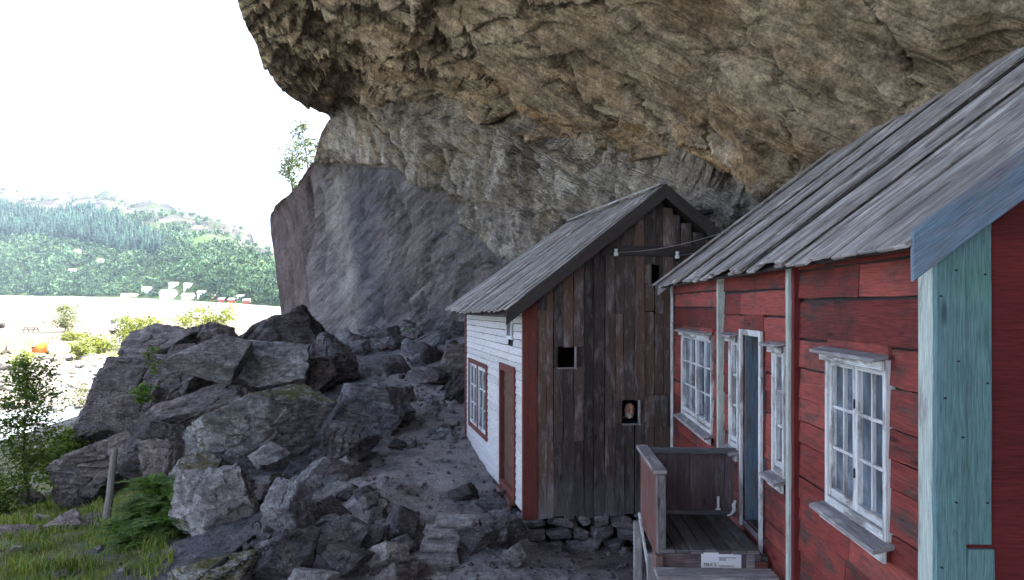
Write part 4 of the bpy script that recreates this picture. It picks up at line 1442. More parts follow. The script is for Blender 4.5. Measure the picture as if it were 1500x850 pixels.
mb = MB(); mb.plank(H(1.12, -.085, .765), HS * 1.95 - RZ * .02, RZ * .15, HT * .05, seg=5, wob=.004); put(mb, 'tie_beam', W_VERGE, brown, bevel=.004)
# roof
mb = MB()
random.seed(3)
slope = (AZ - EZ) / 2.05
hn = np.cross(H(APS, 0, AZ) - H(-.02, 0, EZ), HT); hn /= np.linalg.norm(hn); hn = hn if hn[2] > 0 else -hn
t0_ = -.30
while t0_ < 4.98:
    wd = random.uniform(.085, .135)
    f = (t0_ + .3) / 5.3
    top = random.random() < .5
    ov = .36 + .10 * f + random.uniform(-.015, .03)
    sag = -.05 * math.sin(math.pi * f)
    o = H(-ov, t0_ + .30 * f, EZ - (ov - .02) * slope + .03 + .06 * f + sag) + hn * (.012 + (.024 if top else 0))
    e = H(APS + .05, t0_ - .45 * f, AZ + .06 + sag * 1.2) + hn * (.012 + (.024 if top else 0))
    mb.plank(o, e - o, HT * (wd + (.015 if top else 0)), hn * .02, seg=6, wob=.005)
    t0_ += wd * (.93 if top else 1.0)
rf = put(mb, 'roof', W_ROOF2, brown, bevel=.003)
mb = MB()
t0_ = -.30
while t0_ < 4.7:
    wd = random.uniform(.11, .16)
    o = H(APS - .02, t0_, AZ + .03)
    e = H(2 * APS + .42, t0_, EZ - .40 * slope + .03)
    mb.plank(o, e - o, HT * wd, V3(.4, 0, .5) * .04, seg=3, wob=.004)
    t0_ += wd
inv(brown, mb); mb.build('rear_slope', W_ROOF2, rf)
for (sa, sb, nm) in ((-.36, APS, 'bargeboard'), (2 * APS + .42, APS, 'bargeboard')):
    mb = MB()
    zl = EZ - .36 * slope - .15
    o = H(sa, -.32, zl)
    mb.plank(o, H(sb, -.32, AZ - .135) - o, RZ * .21, HT * .03, seg=8, wob=.004)
    inv(brown, mb); mb.build(nm, W_VERGE, rf, bevel=.004)
# soffit boards under the verge
mb = MB()
for (sa, sb) in ((-.34, APS), (2 * APS + .40, APS)):
    o = H(sa, -.29, EZ - .36 * slope - .02)
    mb.plank(o, H(sb, -.29, AZ - .005) - o, HT * 5.0, RZ * -.02)
inv(brown, mb); mb.build('soffit', W_VERGE, rf)
mb = MB()
mb.plank(H(APS - .12, -.33, AZ + .045), HT * 4.5, HS * .13 + RZ * .05, RZ * .03, seg=8, wob=.01)
inv(brown, mb); mb.build('ridge_board', W_GREY, rf, bevel=.003)
# dry stone footing
random.seed(17)


def stone_into(mb, c, sx, sy, sz, seed):
    import bmesh
    r_ = np.random.default_rng(seed)
    bm = bmesh.new()
    bmesh.ops.create_icosphere(bm, subdivisions=4, radius=1)
    D_ = np.array([v.co[:] for v in bm.verts])
    Nn = np.concatenate([np.eye(3), -np.eye(3)]) + r_.normal(size=(6, 3)) * .22
    Nn = np.concatenate([Nn, r_.normal(size=(5, 3))])
    Nn /= np.linalg.norm(Nn, axis=1)[:, None]
    dd = np.concatenate([r_.uniform(.72, .9, 6), r_.uniform(.85, 1.15, 5)])
    rr_ = (dd[None] / np.maximum(D_ @ Nn.T, .05)).min(1)
    Q_ = D_ * np.minimum(rr_, 1.6)[:, None]
    Q_ = Q_ / (np.abs(Q_).max(0)[None]) * [sx, sy, sz]
    Q_ = Q_ + (D_ * fbm(D_ * 2.2 + seed, 3)[:, None] * .07 * min(sx, sz) * 2)
    b = len(mb.v)
    ax = np.stack([HS / np.linalg.norm(HS), HT / np.linalg.norm(HT), RZ])
    mb.v += [tuple(np.asarray(c) + p @ ax) for p in Q_]
    for f in bm.faces:
        mb.f.append(tuple(b + v.index for v in f.verts))
        mb.uv += [(0, 0)] * 3
    bm.free()


mb = MB()
k = 0
for (za, hh) in ((-3.145, .105), (-3.33, .125), (-3.52, .11)):
    x = -.02 + (.05 * k % .1)
    while x < HSW - .1:
        L = random.uniform(.16, .55)
        stone_into(mb, H(x + L / 2, .13 + random.uniform(-.04, .04), za + random.uniform(-.025, .025)), L / 2 + .02, .2, hh * random.uniform(.85, 1.2), 100 + k)
        x += L; k += 1
for tt in np.arange(.3, 5, .45):
    stone_into(mb, H(.12, tt, -3.14 + .02 * math.sin(tt * 9)), .16, .24, .14, 200 + int(tt * 10))
put(mb, 'foundation', M_FSTONE, brown, smooth=True)
mb = MB()
mb.plank(H(.06, .16, -3.9), RZ * .95, HS * 3.9, HT * .1)
put(mb, 'footing_core', M_VOID, brown)
# insulators and wires
for i, (s, z_, lab) in enumerate(((1.33, .80, 'white porcelain insulator on the dark tie beam, nearer the ridge'), (2.30, .775, 'white porcelain insulator on the tie beam beside the red house roof'))):
    o = empty('insulator', H(s, -.12, z_), lab, 'insulator')
    mb = MB()
    c = V3(*o.location)
    pts = [c + RZ * d__ for d__ in (.055, .05, .02, .018, .012, .005, 0, -.045, -.055)]
    mb.tube(pts, [.018, .028, .03, .014, .014, .03, .036, .036, .02], 10)
    put(mb, 'porcelain', M_PORC, o, smooth=True)
    mb = MB(); mb.tube([c - RZ * .055, c - RZ * .085 + HT * .03, c - RZ * .06 + HT * .06], .006, 5)
    put(mb, 'hook', M_IRON, o)
    a_ = c
    b_ = R(7.4, -.7 - .4 * i, 1.05 + .3 * i) if i == 0 else R(8.3, -.9, 1.12)
    mb = MB()
    mb.tube([a_ * (1 - f) + b_ * f - RZ * .12 * 4 * f * (1 - f) for f in np.linspace(0, 1, 12)], .004, 4)
    tag(mb.build('wire', M_WIRE), ('thin wire rising from the insulator nearer the ridge to the red house' if i == 0 else 'thin wire from the lower insulator to the red house roof'), 'wire')
# dark masonry stub behind the ridge
mb = MB()
HSo, HTo = HS, HT
c0 = P(1018, 330, 16.2)
for j in range(6):
    x = -.32
    while x < .30:
        L = random.uniform(.10, .22)
        stone_into(mb, c0 + V3(x + L / 2, random.uniform(-.03, .03), -.36 + j * .13), L / 2 + .005, .2, .07, 400 + k); k += 1
        x += L
M_DST = rockmat('dark_masonry', (.02, .019, .02), (.05, .047, .05), (.09, .085, .085), scale=2.2, crack=.4, bumpd=.03)
for j in range(30):
    pass
mb.plank(c0 + V3(-.33, .08, -5.0), V3(.66, 0, 0), V3(0, .3, 0), V3(0, 0, 5.3))
tag(mb.build('stone_wall', M_DST), 'dark dry stone wall stub behind the old house ridge', 'stone wall')
# ================================================================== boulders
import bmesh
R_DARK = rockmat('boulder_dark', (.028, .023, .023), (.084, .072, .070), (.175, .156, .150), scale=1.5, strat=(.3, .5, .2), sx=(1, 1, 4), crack=.35, lichen=.25, bumpd=.08)
R_GREY = rockmat('boulder_grey', (.058, .056, .057), (.165, .160, .158), (.33, .32, .31), scale=1.7, strat=(.2, .9, .4), sx=(1, 1, 3), crack=.3, lichen=.35, bumpd=.075)
R_MOSS = rockmat('boulder_mossy', (.085, .082, .078), (.225, .22, .205), (.44, .43, .40), scale=1.7, strat=(.2, .7, .4), sx=(1, 1, 3), crack=.3, lichen=.8, moss=.9, bumpd=.075)
R_SLAB = rockmat('slab_rock', (.060, .055, .056), (.155, .146, .145), (.28, .265, .26), scale=1.5, strat=(.5, .9, .3), sx=(1, 1, 6), crack=.2, bumpd=.08)
R_STEP = rockmat('step_stone', (.11, .105, .105), (.24, .228, .22), (.40, .385, .37), scale=2.2, strat=(.5, .9, .3), sx=(1, 1, 4), crack=.2, bumpd=.03)
_ico = {}


def ico(n):
    if n not in _ico:
        bm = bmesh.new()
        bmesh.ops.create_icosphere(bm, subdivisions=n, radius=1)
        _ico[n] = (np.array([v.co[:] for v in bm.verts]), np.array([[v.index for v in f.verts] for f in bm.faces]))
        bm.free()
    return _ico[n]


def rotm(ax, a):
    return np.array(Matrix.Rotation(a, 3, ax))


def rockshape(seed, sub, planes=11, flat=None, rough=1.0, lam=.5):
    """an angular broken block: the intersection of random half-spaces, edges chipped, faces stepped by bedding"""
    r = np.random.default_rng(seed)
    D, Fc = ico(sub)
    N = r.normal(size=(planes, 3))
    for _ in range(30):                # spread the planes
        d = N / np.linalg.norm(N, axis=1)[:, None]
        N = d + .25 * sum(np.where(((d - d[k]) ** 2).sum(1)[:, None] > 1e-6, (d - d[k]) / (((d - d[k]) ** 2).sum(1)[:, None] + .05), 0) for k in range(planes)) / planes
    N = N / np.linalg.norm(N, axis=1)[:, None]
    dist = r.uniform(.62, 1.0, planes)
    c = np.maximum(D @ N.T, 1e-3) / dist[None]
    pw = 44.0
    rad = 1 / ((c ** pw).sum(1) ** (1 / pw))
    V = D * np.minimum(rad, 1.7)[:, None]
    o = r.uniform(0, 50, 3)
    ax = r.normal(size=3); ax /= np.linalg.norm(ax)
    h = V @ ax * 3.2 + .35 * fbm(V * 1.3 + o, 3)
    st = h - np.floor(h)
    disp = .07 * fbm(V * 1.6 + o, 4, .55) + .045 * fbm(V * 6 + o, 4, .6) + lam * .085 * (np.where(st < .9, st / .9, (1 - st) / .1) - .5)
    f1, f2, idd = worley(V * 2.2 + o)
    disp += .11 * (idd - .5) * sstep(0, .1, f2 - f1) - .05 * np.exp(-((f2 - f1) / .06) ** 2)
    return V + D * (disp * rough)[:, None], Fc


def boulder(box, Y, label, m, seed, depth=.8, tilt=0.0, sub=5, planes=11, name='boulder', group=None, yaw=None, lam=.5, rough=1.0):
    x0, y0, x1, y1 = box
    if ((y1 > 735 and x0 > 230) or (x0 >= 460 and x0 < 600 and y1 > 625 and y1 < 700)) and label.find('upright grey') < 0:
        g_ = px_to_ground((x0 + x1) / 2, y1 - .22 * (y1 - y0))
        if g_ is not None:
            Y = g_[1] - depth * ((x1 - x0) + (y1 - y0)) / F * Y / 4 * .9
    V, Fc = rockshape(seed, sub, planes - 2, lam=lam, rough=rough * .85)
    sx, sz = (x1 - x0) / F * Y / 2, (y1 - y0) / F * Y / 2
    sy = depth * (sx + sz) / 2
    r = np.random.default_rng(seed + 1)
    V = V @ rotm('Z', r.uniform(0, 6.28) if yaw is None else yaw).T
    a = math.radians(tilt)
    ca, sa = math.cos(a), math.sin(a)
    # shape in the unrotated frame first, then tilt and fit the outline
    L = np.array([max(sx, sz) * 1.0, 1, min(sx, sz) * 1.0]) if tilt else np.array([sx, 1, sz])
    Y0_ = Y
    V = V / np.abs(V).max(0) * [L[0], sy, L[2]]
    if tilt:
        V = np.stack([V[:, 0] * ca - V[:, 2] * sa, V[:, 1], V[:, 0] * sa + V[:, 2] * ca], 1)
    lo, hi = V.min(0), V.max(0)
    V = (V - (lo + hi) / 2) / ((hi - lo) / 2) * [sx, sy, sz]
    c = P((x0 + x1) / 2, (y0 + y1) / 2, Y + sy * .55)
    k = c[1] / Y
    V = V * [k, 1, k]
    base = c + [0, 0, -sz * k]
    me = npmesh(name, V + (c - base), Fc)
    o = link(name, me, m, None, True)
    me.set_sharp_from_angle(angle=math.radians(24 if sub > 5 else 30))
    o.location = base
    return tag(o, label, 'boulder' if name == 'boulder' else 'stone', group)


def px_to_ground(px, py):
    """march the viewing ray to the ground"""
    Yv = np.exp(np.linspace(math.log(7.5), math.log(60), 240))
    Xv = (px - CX) / F * Yv; Zv = (CY - py) / F * Yv
    g_ = ground(Xv, Yv)
    i = np.argmax(g_ > Zv)
    return (Xv[i], Yv[i], g_[i]) if (g_ > Zv).any() else None


BL = [
    ((150, 560, 300, 700), 19.2, 'long tilted slab filling the left flank of the pile', R_DARK, 71, .8, 34, 10),
    ((290, 540, 420, 620), 19.0, 'dark tilted slab in the shade right of the capstone', R_DARK, 72, .8, 24, 9),
    ((395, 520, 500, 610), 19.4, 'dark angular block above the mossy boulder', R_DARK, 73, .8, 20, 9),
    ((200, 640, 300, 740), 15.6, 'dark wedge behind the fern clump', R_DARK, 74, .8, 20, 9),
    ((200, 545, 262, 612), 18.8, 'small fractured block propping the capstone from the left', R_DARK, 75, .8, 12, 9),
    ((480, 640, 545, 690), 14.6, 'angular dark block right of the mossy boulder', R_DARK, 76, .8, 10, 9),
    ((322, 445, 505, 585), 24, 'high domed dark boulder at the back of the rock pile below the pillar', R_DARK, 11, .8, 0, 12),
    ((268, 470, 350, 540), 23, 'small dark hump between the pile summit and the left ridge', R_DARK, 12, .9, 0, 11),
    ((178, 474, 292, 560), 22, 'dark ridge boulder forming the upper left skyline of the pile', R_DARK, 13, .9, 14, 12),
    ((112, 520, 300, 660), 20, 'broad cracked outcrop on the left flank of the rock pile', R_DARK, 14, .9, 24, 13),
    ((205, 505, 330, 610), 19, 'layered dark block leaning under the capstone', R_DARK, 15, .9, 20, 12),
    ((236, 488, 374, 566), 17.4, 'dark smooth capstone jutting out from the top of the pile', R_GREY, 16, .8, 8, 9),
    ((78, 632, 225, 725), 17, 'overhanging dark boulder at the lower left foot of the pile', R_DARK, 17, .9, 6, 11),
    ((84, 690, 190, 762), 17.6, 'dark undercut block beneath the lowest overhanging boulder', R_DARK, 18, .9, 0, 11),
    ((185, 556, 400, 672), 17.5, 'long dark sloping slab below the capstone', R_DARK, 19, .8, 22, 11),
    ((175, 612, 330, 742), 16.6, 'dark bulging rock behind the leaning wooden post', R_DARK, 20, .8, 12, 11),
    ((335, 496, 462, 590), 18.6, 'leaning wedge slab with a pale upper edge beside the capstone', R_GREY, 21, .7, 30, 9),
    ((430, 486, 530, 600), 20.5, 'black shadowed boulder right of the leaning wedge slab', R_DARK, 22, .8, 0, 11),
    ((262, 566, 494, 700), 14.4, 'large pale mossy boulder in the middle of the pile', R_MOSS, 23, .75, 20, 10),
    ((240, 660, 330, 740), 14.0, 'moss covered shoulder rock behind the front grey boulder', R_MOSS, 24, .8, 30, 11),
    ((246, 680, 392, 832), 11.4, 'big upright grey boulder in front, right of the ferns', R_GREY, 143, .7, 0, 14),
    ((384, 698, 458, 804), 11.2, 'tall split stone touching the front grey boulder', R_GREY, 26, .7, 0, 9),
    ((426, 672, 488, 734), 12.4, 'upright pointed block below the mossy boulder', R_GREY, 27, .8, 0, 8),
    ((475, 664, 534, 720), 12.9, 'squarish grey block beside the pointed block', R_GREY, 28, .8, 0, 8),
    ((482, 702, 512, 732), 12.3, 'small pale cube of stone under the squarish grey block', R_SLAB, 29, .8, 0, 8),
    ((438, 728, 515, 778), 11.3, 'broad dark stone below the pointed block', R_DARK, 30, .8, 0, 9),
    ((358, 650, 426, 698), 13.2, 'low block wedged under the mossy boulder', R_GREY, 31, .8, 0, 9),
    ((322, 690, 372, 730), 12.9, 'thin stone lying across the top of the front grey boulder', R_SLAB, 32, .8, 10, 9),
    ((480, 556, 602, 640), 18.2, 'wide flat sloping slab lying across the path', R_SLAB, 33, 1.1, 18, 9),
    ((468, 620, 560, 690), 15.2, 'dark step of bedrock below the flat path slab', R_DARK, 34, 1.0, 14, 10),
    ((634, 504, 692, 576), 20, 'black leaning boulder with a pale edge near the white wall', R_DARK, 35, .8, 38, 9),
    ((646, 538, 696, 612), 17.8, 'rounded dark boulder tucked behind the white house corner', R_DARK, 36, .8, 30, 10),
    ((694, 720, 764, 762), 11.0, 'flat topped stone in front of the white house doorway', R_SLAB, 37, 1.1, 0, 9),
    ((700, 752, 778, 806), 10.5, 'big dark block under the house corner', R_DARK, 38, .8, 0, 10),
    ((734, 796, 772, 838), 9.7, 'pale angular stone on the bare ground before the gable', R_SLAB, 39, .9, 0, 8),
    ((376, 772, 470, 858), 10.2, 'dark cracked slab at the bottom edge below the split stone', R_DARK, 41, .9, 14, 11),
    ((455, 748, 545, 812), 10.6, 'angular stone at the foot of the bedrock hump', R_GREY, 42, .8, 16, 9),
    ((470, 798, 548, 846), 9.9, 'thin tilted plate of stone near the lower steps', R_DARK, 44, .9, 10, 8),
    ((536, 790, 602, 836), 9.9, 'wedge stone pressed against the left of the lower steps', R_GREY, 45, .9, -8, 8),
    ((545, 828, 612, 866), 9.3, 'dark stone at the bottom edge beside the lowest step', R_DARK, 46, .9, 0, 9),
    ((232, 812, 372, 880), 9.8, 'long mossy slab at the bottom edge below the ferns', R_MOSS, 47, .9, 14, 10),
    ((420, 832, 500, 872), 9.3, 'flat broken stone cut by the bottom edge', R_GREY, 48, .9, 0, 9),
    ((-14, 768, 62, 812), 13.4, 'purple grey wedge stone in the grass at the left edge', R_DARK, 49, .9, 14, 8),
    ((70, 752, 140, 800), 14.2, 'dark stone in the grass below the undercut block', R_DARK, 50, .9, 14, 9),
    ((-12, 800, 100, 850), 12.0, 'wide flat stone sunk in the grass at the lower left', R_SLAB, 51, 1.2, 12, 9),
    ((20, 712, 66, 746), 18.5, 'small dark boulder at the foot of the birch sapling', R_DARK, 52, .9, 0, 10),
    ((60, 716, 112, 744), 19.5, 'low broken stones right of the birch sapling', R_GREY, 53, 1.0, 0, 9),
    ((136, 766, 168, 786), 13.2, 'small pale stone at the foot of the leaning wooden post', R_SLAB, 54, 1.0, 0, 9),
    ((676, 785, 700, 806), 10.0, 'fist shaped stone just right of the third step', R_GREY, 55, .9, 0, 8),
    ((664, 772, 728, 808), 10.45, 'sunken block right of the upper steps', R_DARK, 56, .9, 0, 10),
    ((690, 700, 722, 722), 12.6, 'small stone on the path before the white door', R_GREY, 57, .9, 0, 8),
    ((655, 705, 702, 737), 12.0, 'dark embedded stone at the head of the steps', R_DARK, 58, 1.0, 0, 9),
]
for (box, Y, lab, m, seed, dep, tilt, pl) in BL:
    big = (box[2] - box[0]) * (box[3] - box[1])
    boulder(box, Y, lab, m, seed, dep, tilt, 6 if big > 9000 else 5 if big > 1800 else 4, pl, lam=.1 if 'smooth' in lab else .9 if m is R_DARK else .5, rough=.45 if 'smooth' in lab else 1.0)

STEPS = [((634, 760, 692, 778), 9.98, 'topmost narrow stone step'), ((626, 776, 690, 797), 9.83, 'second stone step, the longest block'), ((614, 794, 670, 816), 9.68, 'third stone step, a squared block'),
         ((602, 814, 674, 836), 9.53, 'fourth stone step, wide and dark'), ((612, 842, 668, 864), 9.36, 'lowest stone step at the bottom edge')]
for i, (box, Y, lab) in enumerate(STEPS):
    x0, y0, x1, y1 = box
    mb = MB()
    w, h = (x1 - x0) / F * Y, (y1 - y0) / F * Y
    V, Fc = rockshape(300 + i, 4, 6, rough=.5)
    D, _ = ico(4)
    c_ = np.maximum(np.abs(D) @ np.eye(3), 1e-3)
    rad = 1 / ((c_ ** 40).sum(1) ** (1 / 40))
    V = D * rad[:, None]
    V = V + D * (.07 * fbm(V * 1.5 + i * 7, 4)[:, None])
    V[:, 2] -= .06 * V[:, 0] * V[:, 2].clip(0, 1)
    V[:, 0] += .12 * V[:, 2] * (-1) ** i
    V = V * [w / 2, .15, h / 2]
    V[:, 1] += .11 * sstep(.25, -1.0, V[:, 2] / (h / 2))       # the foot of each block is set back under its worn edge
    V[:, 0] += random.uniform(-.03, .03)
    V[:, 2] = np.where(V[:, 2] < 0, V[:, 2] * 1.8, V[:, 2])
    V = V @ rotm('Z', random.uniform(-.08, .08)).T
    base = P((x0 + x1) / 2, (y0 + y1) / 2, Y) + [0, .06, 0]
    o = link('stone_step', npmesh('stone_step', V, Fc), R_STEP, None, True)
    o.data.set_sharp_from_angle(angle=math.radians(30))
    o.location = base
    tag(o, lab, 'step', 'rough stone steps climbing to the path')

# loose rubble: every stone its own object, sharing a few broken shapes
SHAPES = []
for k in range(14):
    V, Fc = rockshape(500 + k, 3 if k < 8 else 4, 8)
    V = V / np.abs(V).max()
    for m in (R_DARK, R_GREY, R_SLAB):
        me = npmesh('stone', V, Fc)
        me.materials.append(m)
        me.polygons.foreach_set('use_smooth', [k >= 8] * len(me.polygons))
        SHAPES.append(me)


def scatter(poly, n, smin, smax, label, group, seed, flat=(.45, .9)):
    r = random.Random(seed)
    xs, ys = [p[0] for p in poly], [p[1] for p in poly]
    k = 0
    while k < n:
        a, b = r.uniform(min(xs), max(xs)), r.uniform(min(ys), max(ys))
        if not inpoly(np.array([a]), np.array([b]), poly)[0]:
            continue
        g_ = px_to_ground(a, b)
        if g_ is None:
            k += 1
            continue
        s = (smin + (smax - smin) * r.random() ** 2.6) / F * g_[1] / 2
        o = bpy.data.objects.new('stone', r.choice(SHAPES))
        COL.objects.link(o)
        o.location = (g_[0], g_[1], g_[2] + s * r.uniform(.05, .32))
        o.scale = (s * r.uniform(.8, 1.3), s * r.uniform(.8, 1.2), s * r.uniform(*flat))
        o.rotation_euler = (r.uniform(-.5, .5), r.uniform(-.5, .5), r.uniform(0, 6.28))
        tag(o, label, 'stone', group)
        k += 1


scatter([(488, 492), (690, 488), (692, 545), (640, 565), (600, 560), (520, 545)], 74, 8, 62, 'angular grey stone in the rubble at the foot of the cliff wall', 'stones heaped below the cliff wall', 1, (.55, 1.0))
scatter([(590, 560), (640, 560), (684, 610), (684, 660), (560, 660), (470, 690), (440, 650), (500, 640), (590, 640)], 78, 5, 34, 'small flat stone lying on the path by the white wall', 'loose stones on the path', 2)
scatter([(370, 690), (560, 680), (600, 760), (610, 850), (300, 850), (390, 800)], 96, 10, 64, 'broken grey stone among the rubble left of the steps', 'rubble left of the steps', 3, (.5, 1.0))
scatter([(640, 690), (720, 700), (780, 790), (930, 800), (930, 850), (680, 850), (700, 760)], 38, 5, 24, 'little grey stone on the bare ground near the steps', 'little stones near the steps', 4)
scatter([(-10, 720), (110, 700), (240, 770), (240, 850), (-10, 850)], 14, 8, 26, 'small stone half hidden in the grass on the left slope', 'stones in the grass', 5)
# gravel of the path: one mass
r = np.random.default_rng(4)
n = 5200
gx = r.uniform(-6, 3.2, n); gy = 8.2 * np.exp(r.uniform(0, math.log(27 / 8.2), n))
keep = (gx > -.28 * gy + .6) & (gx < .2 + .974 * 0 - .02 * (gy - 10) + np.where(gy < 10.2, 3, -.225 * (gy - 10.3)))
gx, gy = gx[keep], gy[keep]
gzv = ground(gx, gy)
D, Fc = ico(1)
s = .008 + .035 * r.random(len(gx)) ** 4 * (.6 + gy / 18)
VV = D[None] * (1 + .35 * r.normal(size=(len(gx), len(D), 1)).clip(-1, 1)) * s[:, None, None] * np.stack([r.uniform(.8, 1.4, len(gx)), r.uniform(.8, 1.4, len(gx)), r.uniform(.4, .8, len(gx))], 1)[:, None]
VV = VV + np.stack([gx, gy, gzv + s * .15], 1)[:, None]
FF = Fc[None] + (np.arange(len(gx)) * len(D))[:, None, None]
o = link('gravel', npmesh('gravel', VV.reshape(-1, 3), FF.reshape(-1, 3)), R_SLAB)
tag(o, kind='stuff')
# pale pebbles of the bank across the inlet
n = 2600
gx = r.uniform(-62, -14, n); gy = r.uniform(46, 66, n)
gzv = ground(gx, gy)
kp = (gzv > -8.1) & (gx / gy > -.9)
gx, gy, gzv = gx[kp], gy[kp], gzv[kp]
s = .08 + .5 * r.random(len(gx)) ** 3.2
VV = D[None] * (1 + .4 * r.normal(size=(len(gx), len(D), 1)).clip(-1, 1)) * s[:, None, None] * np.array([1.2, 1.0, .6])
VV = VV + np.stack([gx, gy, gzv + s * .2], 1)[:, None]
FF = Fc[None] + (np.arange(len(gx)) * len(D))[:, None, None]
t = NT('pale_pebbles', .9, .2)
M_PEB = t.out(t.mix(1.0, t.ramp(t.island(), [(0.0, (.09, .086, .082)), (1.0, (.30, .285, .265))]), t.ramp(t.noise(t.pos(), 3, 6), [(.3, .75), (.7, 1.2)]), 'MULTIPLY'))
tag(link('pebble_bank', npmesh('pebble_bank', VV.reshape(-1, 3), FF.reshape(-1, 3)), M_PEB), kind='stuff')
# ================================================================== plants
def leafmat(name, dark, mid, light, trans=.45):
    t = NT(name, .7, .25)
    r_ = t.island()
    c = t.ramp(r_, [(0.0, dark), (.55, mid), (1.0, light)])
    c = t.mix(1.0, c, t.ramp(t.noise(t.pos(), 1.7, 4), [(.3, .7), (.7, 1.25)]), 'MULTIPLY')
    m = t.out(c)
    tr = t.t.nodes.new('ShaderNodeBsdfTranslucent')
    t.t.links.new(t.mix(1.0, c, (1.25, 1.3, .6), 'MULTIPLY'), tr.inputs[0])
    ms = t.t.nodes.new('ShaderNodeMixShader')
    ms.inputs[0].default_value = trans
    t.t.links.new(t.bsdf.outputs[0], ms.inputs[1])
    t.t.links.new(tr.outputs[0], ms.inputs[2])
    t.t.links.new(ms.outputs[0], t.t.nodes['Material Output'].inputs[0])
    return m


L_BIRCH = leafmat('birch_leaves', (.040, .075, .015), (.080, .135, .024), (.15, .20, .045))
L_BUSH = leafmat('bush_leaves', (.06, .085, .016), (.12, .15, .028), (.19, .215, .05))
L_PALE = leafmat('pale_leaves', (.09, .11, .06), (.14, .165, .085), (.20, .22, .13))
L_FERN = leafmat('fern_leaves', (.035, .085, .012), (.080, .160, .022), (.15, .23, .045))
L_GRASS = leafmat('grass_blades', (.060, .115, .018), (.14, .215, .036), (.33, .30, .12), .35)
L_MEADOW = leafmat('meadow_blades', (.09, .115, .03), (.15, .17, .05), (.26, .24, .12), .35)
L_PINE = leafmat('cliff_leaves', (.022, .038, .016), (.05, .075, .03), (.10, .13, .06))
W_BARK = plain('bark', (.075, .062, .052), .9, 0, .4, 14)
W_POST = wood('post_wood', (.10, .09, .08), (.24, .22, .195), None, fibre=26, isl=.1)


def leafcloud(C, size, seed, elong=1.6, up=.0):
    """leaf-shaped faces at the points C"""
    r = np.random.default_rng(seed)
    n = len(C)
    a = r.normal(size=(n, 3)); a[:, 2] *= .6
    a /= np.linalg.norm(a, axis=1)[:, None]
    b = np.cross(a, r.normal(size=(n, 3)))
    b /= np.linalg.norm(b, axis=1)[:, None]
    s = size * r.uniform(.6, 1.3, n)[:, None]
    nrm = np.cross(a, b)
    V = np.stack([C - a * s * elong * .5, C + b * s * .38 + nrm * s * .10, C + a * s * elong * .5, C - b * s * .38 + nrm * s * .10], 1)
    return V.reshape(-1, 3), np.arange(4 * n).reshape(-1, 4)


def tree(name, label, cat, base, H, W, limbs, leaves, lsize, seed, leafm, r0=.03, start=.2, lean=(0, 0), group=None, dens=.16, shape='oval', multi=1):
    r = np.random.default_rng(seed)
    base = np.asarray(base, float)
    root = empty(name, base, label, cat, group)
    mb = MB()
    tips = []
    for s in range(multi):
        off = r.normal(size=2) * W * .06 * (multi > 1)
        spread = r.normal(size=2) * W * .22 * (multi > 1)
        h_ = H * (1 if s == 0 else r.uniform(.7, .98))
        pts, rs = [], []
        for k in range(9):
            f = k / 8
            pts.append(np.array([off[0] + (lean[0] * H + spread[0]) * f + .02 * H * math.sin(f * 5 + seed), off[1] + (lean[1] * H + spread[1]) * f, -.1 + (h_ * .97 + .1) * f]))
            rs.append(r0 * (1 - .88 * f))
        mb.tube([base + p for p in pts], rs, 6)
        for k in range(limbs // multi):
            f = start + (1 - start) * (k + r.random()) / max(1, limbs // multi)
            f = min(f, .98)
            i = min(int(f * 8), 7); g_ = f * 8 - i
            p0 = pts[i] * (1 - g_) + pts[i + 1] * g_
            q_ = (f - start) / (1 - start)
            prof = {'oval': math.sin(math.pi * (.12 + .80 * q_)) ** .8, 'cone': (1 - q_) * .95 + .08, 'round': math.sin(math.pi * (.2 + .7 * q_)) ** .5}[shape]
            L = W / 2 * prof * r.uniform(.75, 1.2)
            az = r.uniform(0, 6.283)
            d_ = np.array([math.cos(az), math.sin(az), r.uniform(.15, .75)])
            d_ /= np.linalg.norm(d_)
            cp = [p0, p0 + d_ * L * .5 + [0, 0, .03 * L], p0 + d_ * L + [0, 0, -.05 * L]]
            mb.tube([base + p for p in cp], [r0 * .34 * (1 - .5 * f), r0 * .2 * (1 - .5 * f), r0 * .07], 4)
            nl = max(2, int(leaves / limbs * (.4 + L / (W / 2))))
            u = r.random(nl) ** .65
            P_ = np.where(u[:, None] < .5, cp[0] + (cp[1] - cp[0]) * (u[:, None] * 2), cp[1] + (cp[2] - cp[1]) * (u[:, None] * 2 - 1))
            tips.append(P_ + r.normal(size=(nl, 3)) * W * dens * (.35 + .5 * u[:, None]) * [1, 1, .75])
    inv(root, mb)
    mb.build('trunk', W_BARK, root)
    V, Fc = leafcloud(np.concatenate(tips), lsize, seed + 5)
    link('crown', npmesh('crown', V, Fc), leafm, root)
    return root


def gp(px, py, Y, dz=0.0):
    p = P(px, py, Y)
    return np.array([p[0], p[1], gz(p[0], p[1]) + dz])


